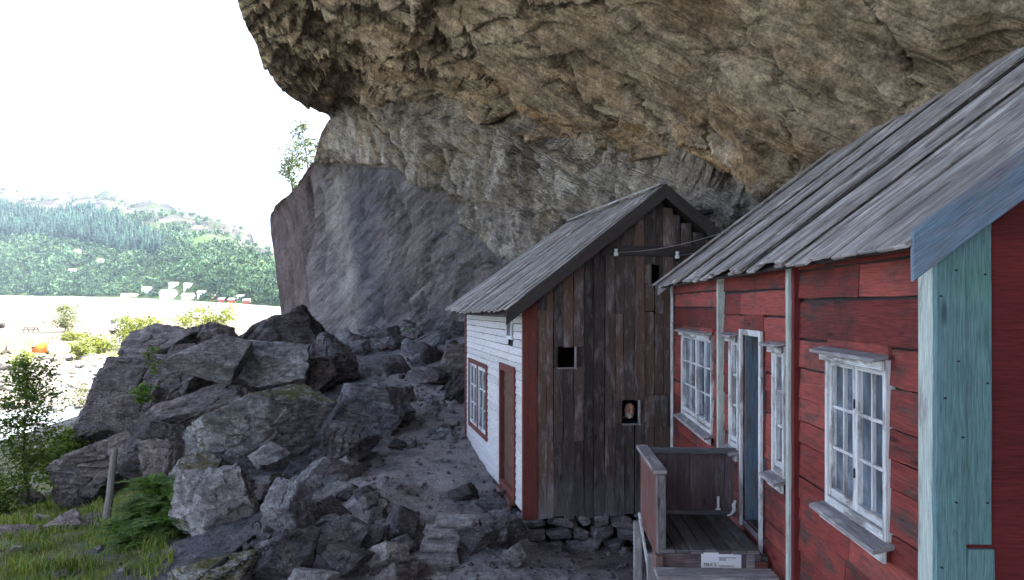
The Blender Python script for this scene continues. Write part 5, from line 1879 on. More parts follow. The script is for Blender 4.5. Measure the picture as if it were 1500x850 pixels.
b = P(42, 724, 17.5)
tree('birch_tree', 'slender young birch standing by the water at the left edge', 'tree', b, 3.3, 1.7, 56, 4600, .062, 3, L_BIRCH, .035, .12, (-.04, 0), dens=.12, shape='oval')
tree('shrub', 'leafy green shrub between the birch and the lower rock pile', 'shrub', P(78, 706, 19.5), 1.35, 1.35, 30, 2600, .07, 4, L_BIRCH, .02, .15, dens=.17, shape='round', multi=3)
tree('shrub', 'low green shrub at the left edge below the birch', 'shrub', P(4, 752, 17), .8, 1.6, 26, 2300, .065, 6, L_BIRCH, .016, .1, dens=.17, shape='round', multi=4)
tree('shrub', 'little leafy seedling rooted on the rock below the capstone', 'shrub', P(233, 560, 16.9), .85, .5, 12, 170, .055, 8, L_BIRCH, .01, .25, (-.18, 0), dens=.13)
for (px_, py_, Y_, h_, w_, n_, lab, sd, lm, shp) in (
        (302, 496, 84, 4.0, 5.2, 2600, 'rounded yellow green bush on the shore right of the white trailer', 21, L_BUSH, 'round'),
        (215, 502, 74, 3.4, 4.6, 2400, 'bright green bush showing above the left ridge of the rock pile', 22, L_BUSH, 'round'),
        (186, 494, 78, 2.6, 2.8, 500, 'thin dark leaning bush left of the bright green bush', 23, L_PINE, 'oval'),
        (98, 486, 112, 4.3, 4.6, 1100, 'pale airy tree standing alone at the edge of the sand', 24, L_PALE, 'oval'),
        (106, 505, 86, .8, 2.6, 500, 'small tuft of bush on the sand right of the tent', 25, L_BUSH, 'round'),
        (122, 545, 64, 2.0, 1.9, 700, 'light green bush at the top of the pebble bank', 26, L_BUSH, 'oval'),
        (28, 548, 58, 1.5, 1.9, 600, 'small bright bush on the pebble bank at the left edge', 27, L_BUSH, 'oval'),
        (150, 528, 70, 1.5, 2.6, 700, 'yellowish bush in the meadow beside the rock pile', 28, L_BUSH, 'round'),
        (135, 598, 47, 1.4, 2.2, 500, 'dusty green bush hanging over the inlet', 29, L_PALE, 'round')):
    tree('bush', lab, 'bush', gp(px_, py_, Y_, -.1), h_, w_, 34, n_, .17 * Y_ / 70, sd, lm, .05, .1, dens=.14, shape=shp, multi=4 if shp == 'round' else 2)
# trees on the ledge of the pillar
for (px_, py_, Y_, h_, w_, n_, lab, sd) in ((452, 262, 42, 3.4, 2.0, 900, 'slim tree growing tallest on the ledge of the cliff pillar', 31), (428, 282, 43, 2.0, 1.8, 620, 'bushy pine clinging lower down the pillar ledge', 32), (438, 250, 44, 1.6, 2.4, 420, 'thin spreading branches reaching out from the pillar top', 33)):
    tree('cliff_tree', lab, 'tree', P(px_, py_, Y_), h_, w_, 26, n_, .11, sd, L_PINE, .05, .12, (-.12, 0), dens=.13, shape='oval')
for (px_, py_, Y_, s_, lab, sd) in ((521, 526, 26, .30, 'bright green tuft among the rubble right of the black boulder', 41), (563, 533, 25, .32, 'light green tuft between two rubble boulders', 42), (600, 500, 27, .45, 'tallest green tuft at the foot of the cliff slab', 43), (206, 586, 16.5, .3, 'mossy green tuft in a crack of the left outcrop', 44)):
    tree('weed', lab, 'plant', P(px_, py_, Y_), s_, s_ * 1.5, 16, 260, .06, sd, L_FERN, .006, .0, dens=.16, shape='round', multi=3)


# ferns
def fern(px_, py_, Y_, L, n, seed, label, dark=False):
    r = np.random.default_rng(seed)
    base = P(px_, py_, Y_)
    root = empty('fern', base, label, 'fern', 'ferns beside the front grey boulder')
    V, Fc = [], []
    mb = MB()
    for k in range(n):
        az = 6.283 * (k + r.random() * .7) / n
        el = r.uniform(.75, 1.35)
        Lf = L * r.uniform(.7, 1.1)
        d_ = np.array([math.cos(az) * math.cos(el), math.sin(az) * math.cos(el), math.sin(el)])
        hd = np.array([math.cos(az), math.sin(az), 0])
        side = np.array([-math.sin(az), math.cos(az), 0])
        pts = []
        for i in range(17):
            f = i / 16
            pts.append(d_ * Lf * f + hd * Lf * .45 * f * f - np.array([0, 0, .62 * Lf * f ** 2.4]))
        mb.tube([base + p for p in pts[::3]], [.004 * (1 - i / 7) + .001 for i in range(len(pts[::3]))], 3)
        for i in range(2, 17):
            f = i / 16
            tdir = pts[i] - pts[i - 1]; tdir /= np.linalg.norm(tdir)
            wl = Lf * .24 * math.sin(math.pi * min(1, .12 + f * .9)) ** .8 * (1.15 - .5 * f)
            for sg in (-1, 1):
                for sub in range(2):
                    p0 = pts[i] - (pts[i] - pts[i - 1]) * .5 * sub
                    lat = side * sg + tdir * .45 + np.array([0, 0, r.uniform(-.25, .08)])
                    lat /= np.linalg.norm(lat)
                    b = len(V)
                    wq = tdir * wl * .16
                    V.extend([p0, p0 + lat * wl * .55 + wq, p0 + lat * wl, p0 + lat * wl * .55 - wq])
                    Fc.append((b, b + 1, b + 2, b + 3))
    inv(root, mb)
    mb.build('stalks', L_FERN, root)
    link('fronds', npmesh('fronds', np.array(V), np.array(Fc)), L_FERN, root)


for i, (a, b, Y_, L, n) in enumerate(((236, 800, 11.7, .95, 20), (205, 808, 11.6, .85, 19), (258, 780, 11.9, .9, 18), (214, 765, 12.4, .95, 19), (238, 742, 12.8, .9, 18), (178, 788, 12.2, .65, 15), (222, 725, 13.2, .75, 16), (252, 752, 12.4, .85, 17))):
    fern(a, b, Y_, L, n, 60 + i, 'green fern frond clump left of the front grey boulder')
fern(122, 700 + 55, 15.6, .34, 9, 80, 'small fern in the grass below the undercut block')


# grass on the left slope and in the meadow
def blades(n, fx, hfun, m, name, seed, wscale=1.0):
    r = np.random.default_rng(seed)
    x, y = fx(r, n)
    z_ = ground(x, y)
    clump = fbm(np.stack([x * 1.3, y * 1.3, 0 * x], 1) + 8, 3)
    kp = clump > r.uniform(-.45, .25, len(x))
    x, y, z_, clump = x[kp], y[kp], z_[kp], clump[kp]
    n = len(x)
    h = hfun(r, x, y) * (.75 + clump)
    az = r.uniform(0, 6.283, n)
    lean = np.stack([np.cos(az), np.sin(az), 0 * az], 1) * (h * r.uniform(.15, .8, n))[:, None]
    wv = np.stack([-np.sin(az), np.cos(az), 0 * az], 1) * (h * .045 * wscale)[:, None]
    b = np.stack([x, y, z_ - .01], 1)
    m1 = b + lean * .35 + np.stack([0 * h, 0 * h, h * .6], 1)
    tp = b + lean + np.stack([0 * h, 0 * h, h * .92], 1)
    V = np.stack([b - wv, b + wv, m1 + wv * .7, m1 - wv * .7, tp + wv * .12, tp - wv * .12], 1).reshape(-1, 3)
    i = np.arange(n)[:, None] * 6
    Fc = np.concatenate([i + [0, 1, 2, 3], i + [3, 2, 4, 5]])
    tag(link(name, npmesh(name, V, Fc), m), kind='stuff')


def near_area(r, n):
    y = r.uniform(9.2, 21, n); x = r.uniform(-.74, -.44, n) * y
    k = x < -5.0 + .35 * np.sin(y * 2.1)
    return x[k], y[k]


blades(30000, near_area, lambda r, x, y: r.uniform(.06, .26, len(x)), L_GRASS, 'grass', 1)


def meadow_area(r, n):
    y = r.uniform(60, 90, n); x = r.uniform(-.74, -.30, n) * y
    k = (x / y > -.60 + .006 * (y - 60)) | (r.random(n) < .25)
    return x[k], y[k]


blades(16000, meadow_area, lambda r, x, y: r.uniform(.15, .55, len(x)), L_MEADOW, 'meadow_grass', 2, 1.6)

# post, chain, bar, driftwood
dg_ = bpy.context.evaluated_depsgraph_get()


def onfront(px_, py_, gap=.03):
    """the first solid surface met along a direction, a little in front of it"""
    d_ = Vector(P(px_, py_, 1)).normalized()
    hit, loc, *_ = SC.ray_cast(dg_, d_ * 7.0, d_)
    return np.array(loc - d_ * gap) if hit else P(px_, py_, 10)



mb = MB()
a0, a1 = P(156, 760, 13.6), P(168, 658, 13.9)
mb.tube([a0, a0 * .66 + a1 * .34 + [.01, 0, 0], a0 * .3 + a1 * .7, a1], [.075, .07, .066, .062], 10)
tag(mb.build('wooden_post', W_POST), 'weathered round wooden post leaning before the dark rock pile', 'post')
mb = MB()
mb.tube([onfront(282, 858), onfront(330, 820), onfront(372, 786)], [.035, .033, .030], 8)
tag(mb.build('iron_bar', M_IRON), 'dark iron bar slanting across the foot of the front grey boulder', 'bar')
mb = MB()
c = onfront(376, 772)
mb.tube([c + np.array([math.cos(a) * .06, .02 * math.sin(a), math.sin(a) * .08]) for a in np.linspace(0, 6.283, 20)], .012, 6, False)
tag(mb.build('iron_ring', M_IRON), 'dark iron ring bolted to the front grey boulder', 'ring')
mb = MB()
cp = [onfront(a, b) for a, b, y in ((308, 858, 9.35), (345, 832, 9.7), (375, 812, 9.95), (400, 797, 10.1), (440, 782, 10.5), (478, 764, 10.9))]
cum = [0]
for a_, b_ in zip(cp[:-1], cp[1:]): cum.append(cum[-1] + np.linalg.norm(b_ - a_))
k = 0; s_ = 0
while s_ < cum[-1]:
    i = max(j for j in range(len(cum) - 1) if cum[j] <= s_)
    f = (s_ - cum[i]) / (cum[i + 1] - cum[i])
    c = cp[i] * (1 - f) + cp[i + 1] * f
    d_ = (cp[i + 1] - cp[i]); d_ /= np.linalg.norm(d_)
    e = np.cross(d_, [0, 1, 0]) if k % 2 else np.cross(d_, np.cross(d_, [0, 1, 0]))
    e = e / np.linalg.norm(e)
    mb.tube([c + d_ * math.cos(a) * .045 + e * math.sin(a) * .026 for a in np.linspace(0, 6.283, 11)], .008, 4, False)
    s_ += .062; k += 1
tag(mb.build('chain', M_IRON), 'rusty link chain lying over the stones beside the iron bar', 'chain')
M_DRIFT = wood('driftwood', (.22, .20, .18), (.42, .40, .37), None, fibre=20)
for (a, b, lab) in ((((590, 511, 24.6), (622, 492, 25.2), (640, 486, 25.6)), .035, 'long bleached branch lying across the rubble by the slab'), (((628, 500, 24.6), (642, 490, 25), (656, 487, 25.4)), .03, 'short bleached branch beside the longer one')):
    mb = MB(); mb.tube([P(*q) for q in a], [b, b * .8, b * .45], 7)
    tag(mb.build('branch', M_DRIFT), lab, 'branch')
mb = MB(); mb.tube([gp(2, 526, 68, .25), gp(9, 524, 68.5, .5), gp(16, 528, 69, .2)], [.15, .2, .1], 6); mb.tube([gp(8, 525, 68.4, .4), gp(10, 519, 68.5, 1.0)], [.1, .04], 5)
tag(mb.build('driftwood', M_IRON), 'dark tangled driftwood on the sand left of the tent', 'driftwood')

# ================================================================== beach things
M_ORANGE = plain('orange_nylon', (.72, .14, .02), .55, 0, .12, 2)
M_TWHITE = plain('pale_nylon', (.74, .70, .66), .55, 0, .08, 2)
tb = gp(76, 517, 73)
tent = empty('tent', tb, 'orange and white tent pitched on the sand before the meadow', 'tent')


def loft(secs, n=14):
    """half-dome sections (x, half width, height) -> verts, faces"""
    V, Fc = [], []
    for (x, hw, h, dy) in secs:
        for k in range(n + 1):
            a = math.pi * k / n
            V.append((x, dy + math.cos(a) * hw, max(0, math.sin(a)) ** .8 * h))
    for i in range(len(secs) - 1):
        for k in range(n):
            a = i * (n + 1) + k
            Fc.append((a, a + 1, a + n + 2, a + n + 1))
    return V, Fc


V, Fc = loft([(-1.75, .25, .30, 0), (-1.6, .7, .62, 0), (-1.1, .95, .92, 0), (-.75, 1.05, .98, 0), (-.35, 1.0, .90, 0), (.0, 1.1, 1.12, 0), (.3, 1.12, 1.2, 0), (.62, 1.0, .95, 0), (.72, .95, .8, 0)])
V = np.array(V); V += .03 * np.stack([perlin(V * 1.7), perlin(V * 1.7 + 5), perlin(V * 1.7 + 9)], 1)
link('inner_dome', npmesh('inner_dome', V, np.array(Fc)), M_ORANGE, tent, True)
V, Fc = loft([(.30, 1.20, 1.27, .04), (.62, 1.15, 1.1, .04), (1.0, 1.0, .78, .04), (1.5, .7, .42, .04), (1.95, .3, .12, .04)])
link('fly_sheet', npmesh('fly_sheet', np.array(V), np.array(Fc)), M_TWHITE, tent, True)
mb = MB()
for (x_, y_, z_) in ((-1.6, -.3, .3), (1.6, -.3, .3)):
    mb.tube([tb + [x_, y_, z_], tb + [x_ * 1.35, -1.2, .02]], .012, 4)
inv(tent, mb); mb.build('guy_lines', M_WIRE, tent)

cb = gp(180, 496, 104)
cv = empty('trailer', cb, 'white trailer parked on the shore behind the bright green bush', 'trailer')
M_WVAN = plain('van_white', (.78, .78, .78), .4, 0, .05, 1)
mb = MB()
prof = [(-1.7, .55), (-1.8, 1.2), (-1.6, 2.5), (-1.3, 2.75), (1.3, 2.75), (1.65, 2.4), (1.8, 1.3), (1.7, .55)]
for y0 in (-.0,):
    f0 = [cb + [x_, -.95, z_] for x_, z_ in prof]; f1 = [cb + [x_, .95, z_] for x_, z_ in prof]
    mb.face(f0); mb.face(f1[::-1])
    for i in range(len(prof)):
        j = (i + 1) % len(prof)
        mb.face([f0[i], f1[i], f1[j], f0[j]])
inv(cv, mb); mb.build('body', M_WVAN, cv)
M_TYRE = plain('tyre_black', (.02, .02, .02), .8)
for x_ in (-1.0, .9):
    mb = MB(); c = cb + [x_, -.9, .36]; mb.tube([c, c + [0, .2, 0]], .36, 16); inv(cv, mb); mb.build('wheel', M_TYRE, cv)
for x_ in (-.9, .6):
    mb = MB(); mb.plank(cb + [x_ - .35, -.965, 1.5], V3(.8, 0, 0), V3(0, 0, .6), V3(0, .02, 0)); inv(cv, mb); mb.build('window', M_GLASS, cv)
mb = MB(); mb.plank(cb + [-1.75, -.8, .42], V3(3.5, 0, 0), V3(0, 1.6, 0), V3(0, 0, .14)); inv(cv, mb); mb.build('chassis', M_TYRE, cv)

bb_ = gp(-14, 484, 122)
bt = empty('rowing_boat', bb_, 'dark rowing boat drawn up on the sand at the left edge', 'boat')
V, Fc = [], []
st_ = np.linspace(-2.2, 2.4, 12)
for x_ in st_:
    f = (x_ + 2.2) / 4.6
    hw = .75 * math.sin(math.pi * min(1, .25 + f * .75)) ** .7 if f < 1 else .02
    hw = max(hw, .02)
    zt = .75 + .55 * max(0, f - .5) ** 1.6 * 2
    for k in range(9):
        a = math.pi * k / 8
        V.append((x_, math.cos(a) * hw, zt - math.sin(a) ** .7 * (.7 + .1 * f)))
for i in range(11):
    for k in range(8):
        a = i * 9 + k
        Fc.append((a, a + 1, a + 10, a + 9))
o = link('hull', npmesh('hull', np.array(V), np.array(Fc)), M_IRON, bt, True)
md = o.modifiers.new('Solidify', 'SOLIDIFY'); md.thickness = .05
mb = MB()
for x_ in (-1.0, .6): mb.plank(bb_ + [x_, -.6, .6], V3(.25, 0, 0), V3(0, 1.2, 0), V3(0, 0, .04)); inv(bt, mb); mb.build('seat', W_GREY, bt); mb = MB()

pb_ = gp(45, 486, 112)
pt = empty('picnic_table', pb_, 'dark low picnic table on the sand by the water', 'table')
mb = MB(); mb.plank(pb_ + [-1.1, -.45, .70], V3(2.2, 0, 0), V3(0, .9, 0), V3(0, 0, .06)); inv(pt, mb); mb.build('tabletop', W_VERGE, pt)
for y_ in (-.85, .6):
    mb = MB(); mb.plank(pb_ + [-1.1, y_, .42], V3(2.2, 0, 0), V3(0, .28, 0), V3(0, 0, .05)); inv(pt, mb); mb.build('bench', W_VERGE, pt)
for x_ in (-.8, .75):
    mb = MB(); mb.plank(pb_ + [x_, -.75, 0], V3(0, .5, .7), V3(.08, 0, 0), V3(0, .08, 0)); mb.plank(pb_ + [x_, .75, 0], V3(0, -.5, .7), V3(.08, 0, 0), V3(0, .08, 0))
    mb.plank(pb_ + [x_ + .004, -.85, .36], V3(0, 1.7, 0), V3(0, 0, .06), V3(.07, 0, 0))
    inv(pt, mb); mb.build('leg', W_VERGE, pt)

# ================================================================== far shore: houses and woods
M_FWHITE = plain('house_white', (.80, .79, .77), .6, 0, .05, .3)
M_FPINK = plain('house_pink', (.62, .42, .37), .6, 0, .05, .3)
M_FRED = plain('boathouse_red', (.33, .055, .04), .7, 0, .1, .3)
M_FROOF = plain('house_roof', (.30, .27, .26), .7, 0, .15, .3)
M_FROOF2 = plain('pale_roof', (.55, .53, .50), .7, 0, .1, .3)
FH = [(113, 372, 12, 8, 'w', 'white house standing highest on the far hillside'), (148, 386, 11, 8, 'w', 'white house halfway up the far hillside, right of the highest house'),
      (107, 400, 14, 7, 'w', 'white house on the far hillside below the highest house'), (216, 428, 17, 9, 'w', 'pale house above the long pink shed on the far shore'),
      (255, 420, 16, 8, 'w', 'white house at the back of the waterfront cluster, left one'), (277, 421, 16, 8, 'w', 'white house at the back of the waterfront cluster, right one'),
      (247, 439, 28, 15, 'w', 'biggest white building on the far waterfront'), (276, 440, 22, 11, 'w', 'wide white building right of the biggest waterfront building'),
      (297, 432, 16, 8, 'w', 'small white house right of the waterfront cluster'), (190, 438, 27, 6, 'p', 'long low pink shed on the far waterfront'),
      (326, 446, 11, 6, 'r', 'red boathouse on the far shore, left one'), (341, 447, 12, 6, 'r', 'red boathouse on the far shore, middle one'),
      (363, 449, 12, 6, 'r', 'red boathouse on the far shore nearest the pillar'), (314, 437, 9, 6, 'r', 'little red cabin behind the boathouses'), (354, 437, 13, 6, 'w', 'white cottage in the trees above the boathouses')]
qs = np.linspace(0.0, .8, 220)
CLEAR = []
for i, (hx, hy, wpx, hpx_, kind, lab) in enumerate(FH):
    L = hill(np.full(220, hx), qs)
    pyv = CY - F * L[:, 2] / L[:, 1]
    j = int(np.argmin(np.abs(pyv - hy) + 40 * (qs < .012)))
    b = L[j]
    b = np.array([b[0], b[1], max(b[2], -7.2)])
    sc = b[1] / F
    w_, h_ = .72 * wpx * sc, .78 * hpx_ * sc
    wall = h_ * .62
    dpt = max(w_ * .6, 4)
    ho = empty('house' if kind != 'r' else 'boathouse', b, lab, 'house' if kind != 'r' else 'boathouse', {'w': 'white houses across the fjord', 'p': None, 'r': 'red boathouses across the fjord'}[kind])
    wm = {'w': M_FWHITE, 'p': M_FPINK, 'r': M_FRED}[kind]
    mb = MB(); mb.plank(V3(-w_ / 2, -dpt / 2, -3), V3(w_, 0, 0), V3(0, dpt, 0), V3(0, 0, wall + 3))
    for s_ in (-1, 1):
        mb.face([V3(s_ * w_ / 2, -dpt / 2, wall), V3(s_ * w_ / 2, dpt / 2, wall), V3(s_ * w_ / 2, 0, h_)])
    mb.build('wall', wm, ho)
    mb = MB()
    for s_ in (-1, 1):
        mb.plank(V3(-w_ / 2 - .3, s_ * (dpt / 2 + .4), wall - .2), V3(w_ + .6, 0, 0), V3(0, -s_ * (dpt / 2 + .4), h_ - wall + .2), V3(0, 0, .2))
    mb.build('roof', M_FROOF if i % 3 else M_FROOF2, ho)
    nw = max(2, int(w_ / 3.2))
    for k in range(nw):
        for fl in range(2 if wall > 5 else 1):
            mb = MB(); mb.plank(V3(-w_ / 2 + (k + .5) * w_ / nw - .5, -dpt / 2 - .06, wall * .35 + fl * wall * .36), V3(1.0, 0, 0), V3(0, 0, min(1.2, wall * .3)), V3(0, .05, 0)); mb.build('window', M_GLASS, ho)
    CLEAR.append((hx - wpx * .62, hx + wpx * .62, hy - hpx_ * 1.15, hy + 5))

r = np.random.default_rng(8)
n = 14000
tx_ = r.uniform(-120, 470, n); tq = r.uniform(.012, .97, n)
TPt = hill(tx_, tq)
tpx, tpy = CX + F * TPt[:, 0] / TPt[:, 1], CY - F * TPt[:, 2] / TPt[:, 1]
CON = [(-130, 322), (0, 313), (40, 322), (75, 326), (120, 318), (170, 326), (205, 342), (245, 366), (228, 374), (195, 376), (150, 364), (95, 352), (40, 350), (-130, 352)]
isc = inpoly(tpx, tpy, CON)
dn = fbm(TPt * .012 + 2, 4)
keep = np.where(isc, True, r.random(n) < np.clip(1.15 - 1.25 * sstep(.5, .85, tq) + 1.5 * dn, .08, 1) * .6)
for (a, b, c, d_) in CLEAR:
    keep &= ~((tpx > a) & (tpx < b) & (tpy > c) & (tpy < d_))
tx_, tq, TPt, isc = tx_[keep], tq[keep], TPt[keep], isc[keep]


def forest(pts, kind, m, name, seed):
    r = np.random.default_rng(seed)
    VV, FF, off = [], [], 0
    if kind == 'leafy':
        protos = []
        nq = 64
        for k in range(16):                # leaf sprays spread over and inside an uneven crown
            d_ = r.normal(size=(nq, 3)); d_ /= np.linalg.norm(d_, axis=1)[:, None]
            d_[:, 2] = np.abs(d_[:, 2]) * 1.25 - .35
            rad = (.62 + .5 * fbm(d_ * 1.6 + 7 * k, 3) + .2 * r.normal(size=nq))[:, None]
            c_ = d_ * rad
            nn = d_ + .55 * r.normal(size=(nq, 3)); nn /= np.linalg.norm(nn, axis=1)[:, None]
            a_ = np.cross(nn, r.normal(size=(nq, 3))); a_ /= np.linalg.norm(a_, axis=1)[:, None]
            b_ = np.cross(nn, a_)
            sz_ = r.uniform(.16, .36, nq)[:, None]
            sz_ = sz_ * .78
            protos.append(np.stack([c_ - a_ * sz_, c_ + b_ * sz_ * .8, c_ + a_ * sz_, c_ - b_ * sz_ * .8], 1).reshape(-1, 3))
        Fc = np.arange(4 * nq).reshape(-1, 4)
    else:
        protos = []
        for k in range(10):
            vs, fs = [], []
            for lv in range(5):
                zb, zt = .12 + lv * .17, .12 + lv * .17 + .30
                rb = .25 * (1 - lv * .17)
                b0 = len(vs)
                for a in range(9):
                    rr_ = rb * r.uniform(.65, 1.25)
                    vs.append((math.cos(a * .698) * rr_, math.sin(a * .698) * rr_, zb + r.uniform(-.03, .03)))
                vs.append((0, 0, min(zt, 1.0)))
                for a in range(9):
                    fs.append((b0 + a, b0 + (a + 1) % 9, b0 + 9))
            protos.append(np.array(vs))
        Fc = np.array(fs)
    for p in pts:
        q = protos[r.integers(len(protos))]
        sc = p[1] / F
        a = r.uniform(0, 6.28)
        ro = np.array([[math.cos(a), -math.sin(a), 0], [math.sin(a), math.cos(a), 0], [0, 0, 1]])
        if kind == 'leafy':
            s = sc * (3.4 + 4.6 * r.random() ** 1.5) * (.5 if p[2] > 95 else 1)
            v = (q @ ro.T) * [s, s, s * r.uniform(.9, 1.5)] + p + [0, 0, s * .5]
        else:
            s = sc * r.uniform(15, 27)
            v = (q @ ro.T) * [s * .75, s * .75, s] + p
        VV.append(v); FF.append(Fc + off); off += len(v)
    o = link(name, npmesh(name, np.concatenate(VV), np.concatenate(FF)), m)
    tag(o, kind='stuff')


def forestmat(name, a, b, c_, sc):
    t = NT(name, .9, .1)
    c = t.ramp(t.island(), [(0.0, a), (.5, b), (1.0, c_)])
    nz = t.noise(t.pos(), sc, 8, .72)
    c = t.mix(1.0, c, t.ramp(nz, [(.3, .45), (.7, 1.5)]), 'MULTIPLY')
    c = t.mix(1.0, c, t.ramp(t.noise(t.pos(), .028, 7, .7), [(.38, (.55, .62, .75)), (.5, (1.0, 1.0, 1.0)), (.6, (1.5, 1.6, 1.5))]), 'MULTIPLY')
    return t.out(c, t.bump(nz, 1.6, 1.0))


forest(TPt[~isc][:5600], 'leafy', forestmat('far_leaf_wood', (.016, .042, .024), (.036, .074, .040), (.072, .112, .056), .55), 'far_woods', 1)
forest(TPt[isc][:1600], 'conifer', forestmat('far_conifer_wood', (.007, .019, .018), (.012, .029, .025), (.020, .041, .032), .5), 'far_conifers', 2)

# ================================================================== the man at the small opening
M_SKIN = plain('skin', (.46, .255, .19), .55, 0, .12, 30)
M_BEARD = plain('white_beard', (.72, .70, .68), .9, 0, .15, 60)
M_HAIR = plain('grey_hair', (.22, .205, .19), .9, 0, .2, 60)
M_CLOTH = plain('dark_clothes', (.020, .020, .026), .9, 0, .2, 20)
M_EYE = plain('eye_dark', (.03, .025, .022), .3)
pc = H(1.655, .165, -1.558)           # centre of the head
fwd = np.array(-HT / np.linalg.norm(HT)); rgt_ = np.array(HS / np.linalg.norm(HS)); upv = V3(0, 0, 1)


def bodyp(x, y, z):
    return pc + rgt_ * x + fwd * y + upv * z


J = {'pelvis': (0, -.14, -.68, .155), 'waist': (0, -.12, -.52, .145), 'chest': (0, -.07, -.33, .165), 'neckb': (0, -.04, -.17, .075), 'neck': (0, -.02, -.09, .055), 'head0': (0, -.01, .0, .078), 'head1': (0, -.015, .06, .07),
     'shl': (-.17, -.07, -.23, .07), 'ell': (-.24, -.10, -.50, .048), 'wrl': (-.22, .02, -.70, .032), 'hal': (-.21, .06, -.78, .035), 'shr': (.17, -.07, -.23, .07), 'elr': (.24, -.10, -.50, .048), 'wrr': (.22, .02, -.70, .032), 'har': (.21, .06, -.78, .035),
     'hil': (-.09, -.14, -.76, .10), 'knl': (-.10, -.08, -1.08, .066), 'anl': (-.10, -.14, -1.36, .045), 'tol': (-.10, .03, -1.39, .04), 'hir': (.09, -.14, -.76, .10), 'knr': (.10, -.08, -1.08, .066), 'anr': (.10, -.14, -1.36, .045), 'tor': (.10, .03, -1.39, .04)}
E = [('pelvis', 'waist'), ('waist', 'chest'), ('chest', 'neckb'), ('neckb', 'neck'), ('neck', 'head0'), ('head0', 'head1'), ('chest', 'shl'), ('shl', 'ell'), ('ell', 'wrl'), ('wrl', 'hal'), ('chest', 'shr'), ('shr', 'elr'), ('elr', 'wrr'), ('wrr', 'har'),
     ('pelvis', 'hil'), ('hil', 'knl'), ('knl', 'anl'), ('anl', 'tol'), ('pelvis', 'hir'), ('hir', 'knr'), ('knr', 'anr'), ('anr', 'tor')]
keys = list(J)
me = bpy.data.meshes.new('person')
me.from_pydata([tuple(bodyp(*J[k][:3]) - pc) for k in keys], [(keys.index(a), keys.index(b)) for a, b in E], [])
tmp = bpy.data.objects.new('person_tmp', me)
COL.objects.link(tmp)
md = tmp.modifiers.new('Skin', 'SKIN')
for i, k in enumerate(keys):
    sv = me.skin_vertices[0].data[i]
    sv.radius = (J[k][3], J[k][3])
    sv.use_root = (k == 'pelvis')
tmp.modifiers.new('Sub', 'SUBSURF').levels = 2
tmp.modifiers['Sub'].render_levels = 2
dg = bpy.context.evaluated_depsgraph_get()
body = bpy.data.meshes.new_from_object(tmp.evaluated_get(dg))
bpy.data.objects.remove(tmp)
bm = bmesh.new(); bm.from_mesh(body)
# face: a shaped head merged over the skull of the skin
D, Fc = ico(5)
hx, hy, hz = D[:, 0], D[:, 1], D[:, 2]
hv = D * [.074, .092, .112]
hv[:, 0] *= 1 - .16 * np.clip(-hz, 0, 1)                                  # jaw narrower than the brow
fr_ = np.clip(hy, 0, 1)
g2 = lambda x0, z0, sx_, sz_: np.exp(-((hv[:, 0] - x0) / sx_) ** 2 - ((hv[:, 2] - z0) / sz_) ** 2) * (hy > 0)
hv[:, 1] += .026 * g2(0, -.020, .013, .022) + .012 * g2(0, .0, .009, .03)      # nose
hv[:, 1] -= .013 * (g2(-.030, .010, .016, .011) + g2(.030, .010, .016, .011))   # eye sockets
hv[:, 1] += .008 * (g2(-.03, .030, .022, .008) + g2(.03, .030, .022, .008))     # brow
hv[:, 1] += .007 * (g2(-.04, -.022, .018, .018) + g2(.04, -.022, .018, .018))   # cheeks
hv[:, 1] -= .005 * g2(0, -.055, .020, .004)
hv[:, 1] += .010 * g2(0, -.090, .02, .014)
ear = np.exp(-((hv[:, 1] + .004) / .018) ** 2 - ((hv[:, 2] - .0) / .026) ** 2)
hv[:, 0] += np.sign(hx) * .016 * ear * (np.abs(hx) > .8)
tl_ = math.radians(-7)
vs = [bm.verts.new(tuple(rgt_ * (a + .06 * c_) + fwd * b + upv * c_)) for a, b, c_ in hv]
for f in Fc:
    bm.faces.new([vs[i] for i in f])
pb2 = bpy.data.meshes.new('person'); bm.to_mesh(pb2); bm.free()
for m in (M_SKIN, M_CLOTH): pb2.materials.append(m)
for p_ in pb2.polygons:
    zc = p_.center.z
    p_.material_index = 1 if (zc < -.135 and not (-.84 < zc < -.70 and abs(p_.center.x) > .17)) else 0
    p_.use_smooth = True
per = bpy.data.objects.new('person', pb2)
COL.objects.link(per)
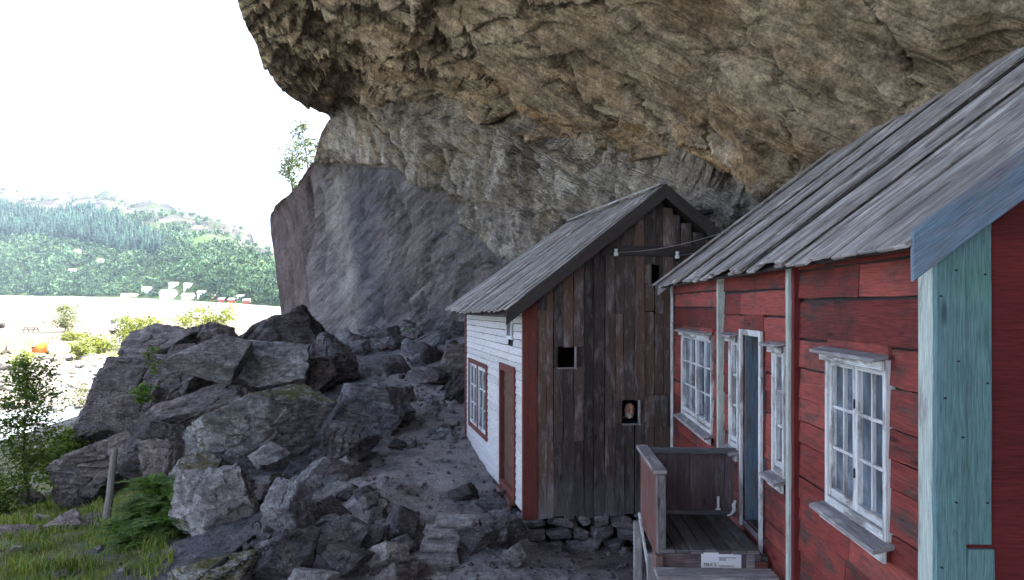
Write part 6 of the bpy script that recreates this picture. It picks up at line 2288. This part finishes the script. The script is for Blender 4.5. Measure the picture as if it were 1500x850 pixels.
per.location = pc
tag(per, 'person with a short white beard looking out through the small gable opening', 'person')
sel = (hv[:, 2] < -.030) & (hv[:, 1] > -.02) & ~((np.abs(hv[:, 0]) < .022) & (np.abs(hv[:, 2] + .053) < .006))
sel &= (hv[:, 2] < -.036 - .0 * hv[:, 0]) | (np.abs(hv[:, 0]) > .045)
sel &= ~((np.abs(hv[:, 0]) < .016) & (hv[:, 2] > -.044))
fi = [f for f in Fc if sel[f].all()]
bv = hv * 1.0 + D * .007 + np.stack([0 * hx, 0 * hx, -.006 * (hv[:, 2] < -.08)], 1)
bv += D * (.004 * perlin(D * 30))[:, None]
W3 = np.array([rgt_ * (a + .06 * c_) + fwd * b + upv * c_ for a, b, c_ in bv])
link('beard', npmesh('beard', W3, np.array(fi)), M_BEARD, per, True)
selh = (hv[:, 1] < .025) & (hv[:, 2] > -.03) & (hv[:, 2] < .085) & ~((np.abs(hv[:, 2]) < .03) & (hv[:, 1] > -.03))
fi = [f for f in Fc if selh[f].all()]
W3 = np.array([rgt_ * (a + .06 * c_) + fwd * b + upv * c_ for a, b, c_ in hv + D * .006])
link('hair', npmesh('hair', W3, np.array(fi)), M_HAIR, per, True)
for sg in (-1, 1):
    D2, F2 = ico(2)
    c = rgt_ * (sg * .030 + .0006) + fwd * .072 + upv * .011
    link('eye', npmesh('eye', D2 * [.011, .011, .007] + c, F2), M_EYE, per, True)
# ================================================================== air
t = bpy.data.materials.new('haze')
t.use_nodes = True
tn = t.node_tree
tn.nodes.remove(tn.nodes['Principled BSDF'])
pv = tn.nodes.new('ShaderNodeVolumePrincipled')
pv.inputs['Color'].default_value = (.58, .80, 1.0, 1)
pv.inputs['Density'].default_value = HAZE
pv.inputs['Anisotropy'].default_value = .3
tn.links.new(pv.outputs[0], tn.nodes['Material Output'].inputs['Volume'])
mb = MB()
mb.plank(V3(-1500, -400, -40), V3(2600, 0, 0), V3(0, 2900, 0), V3(0, 0, 460))
o = mb.build('haze', t)
tag(o, kind='stuff')
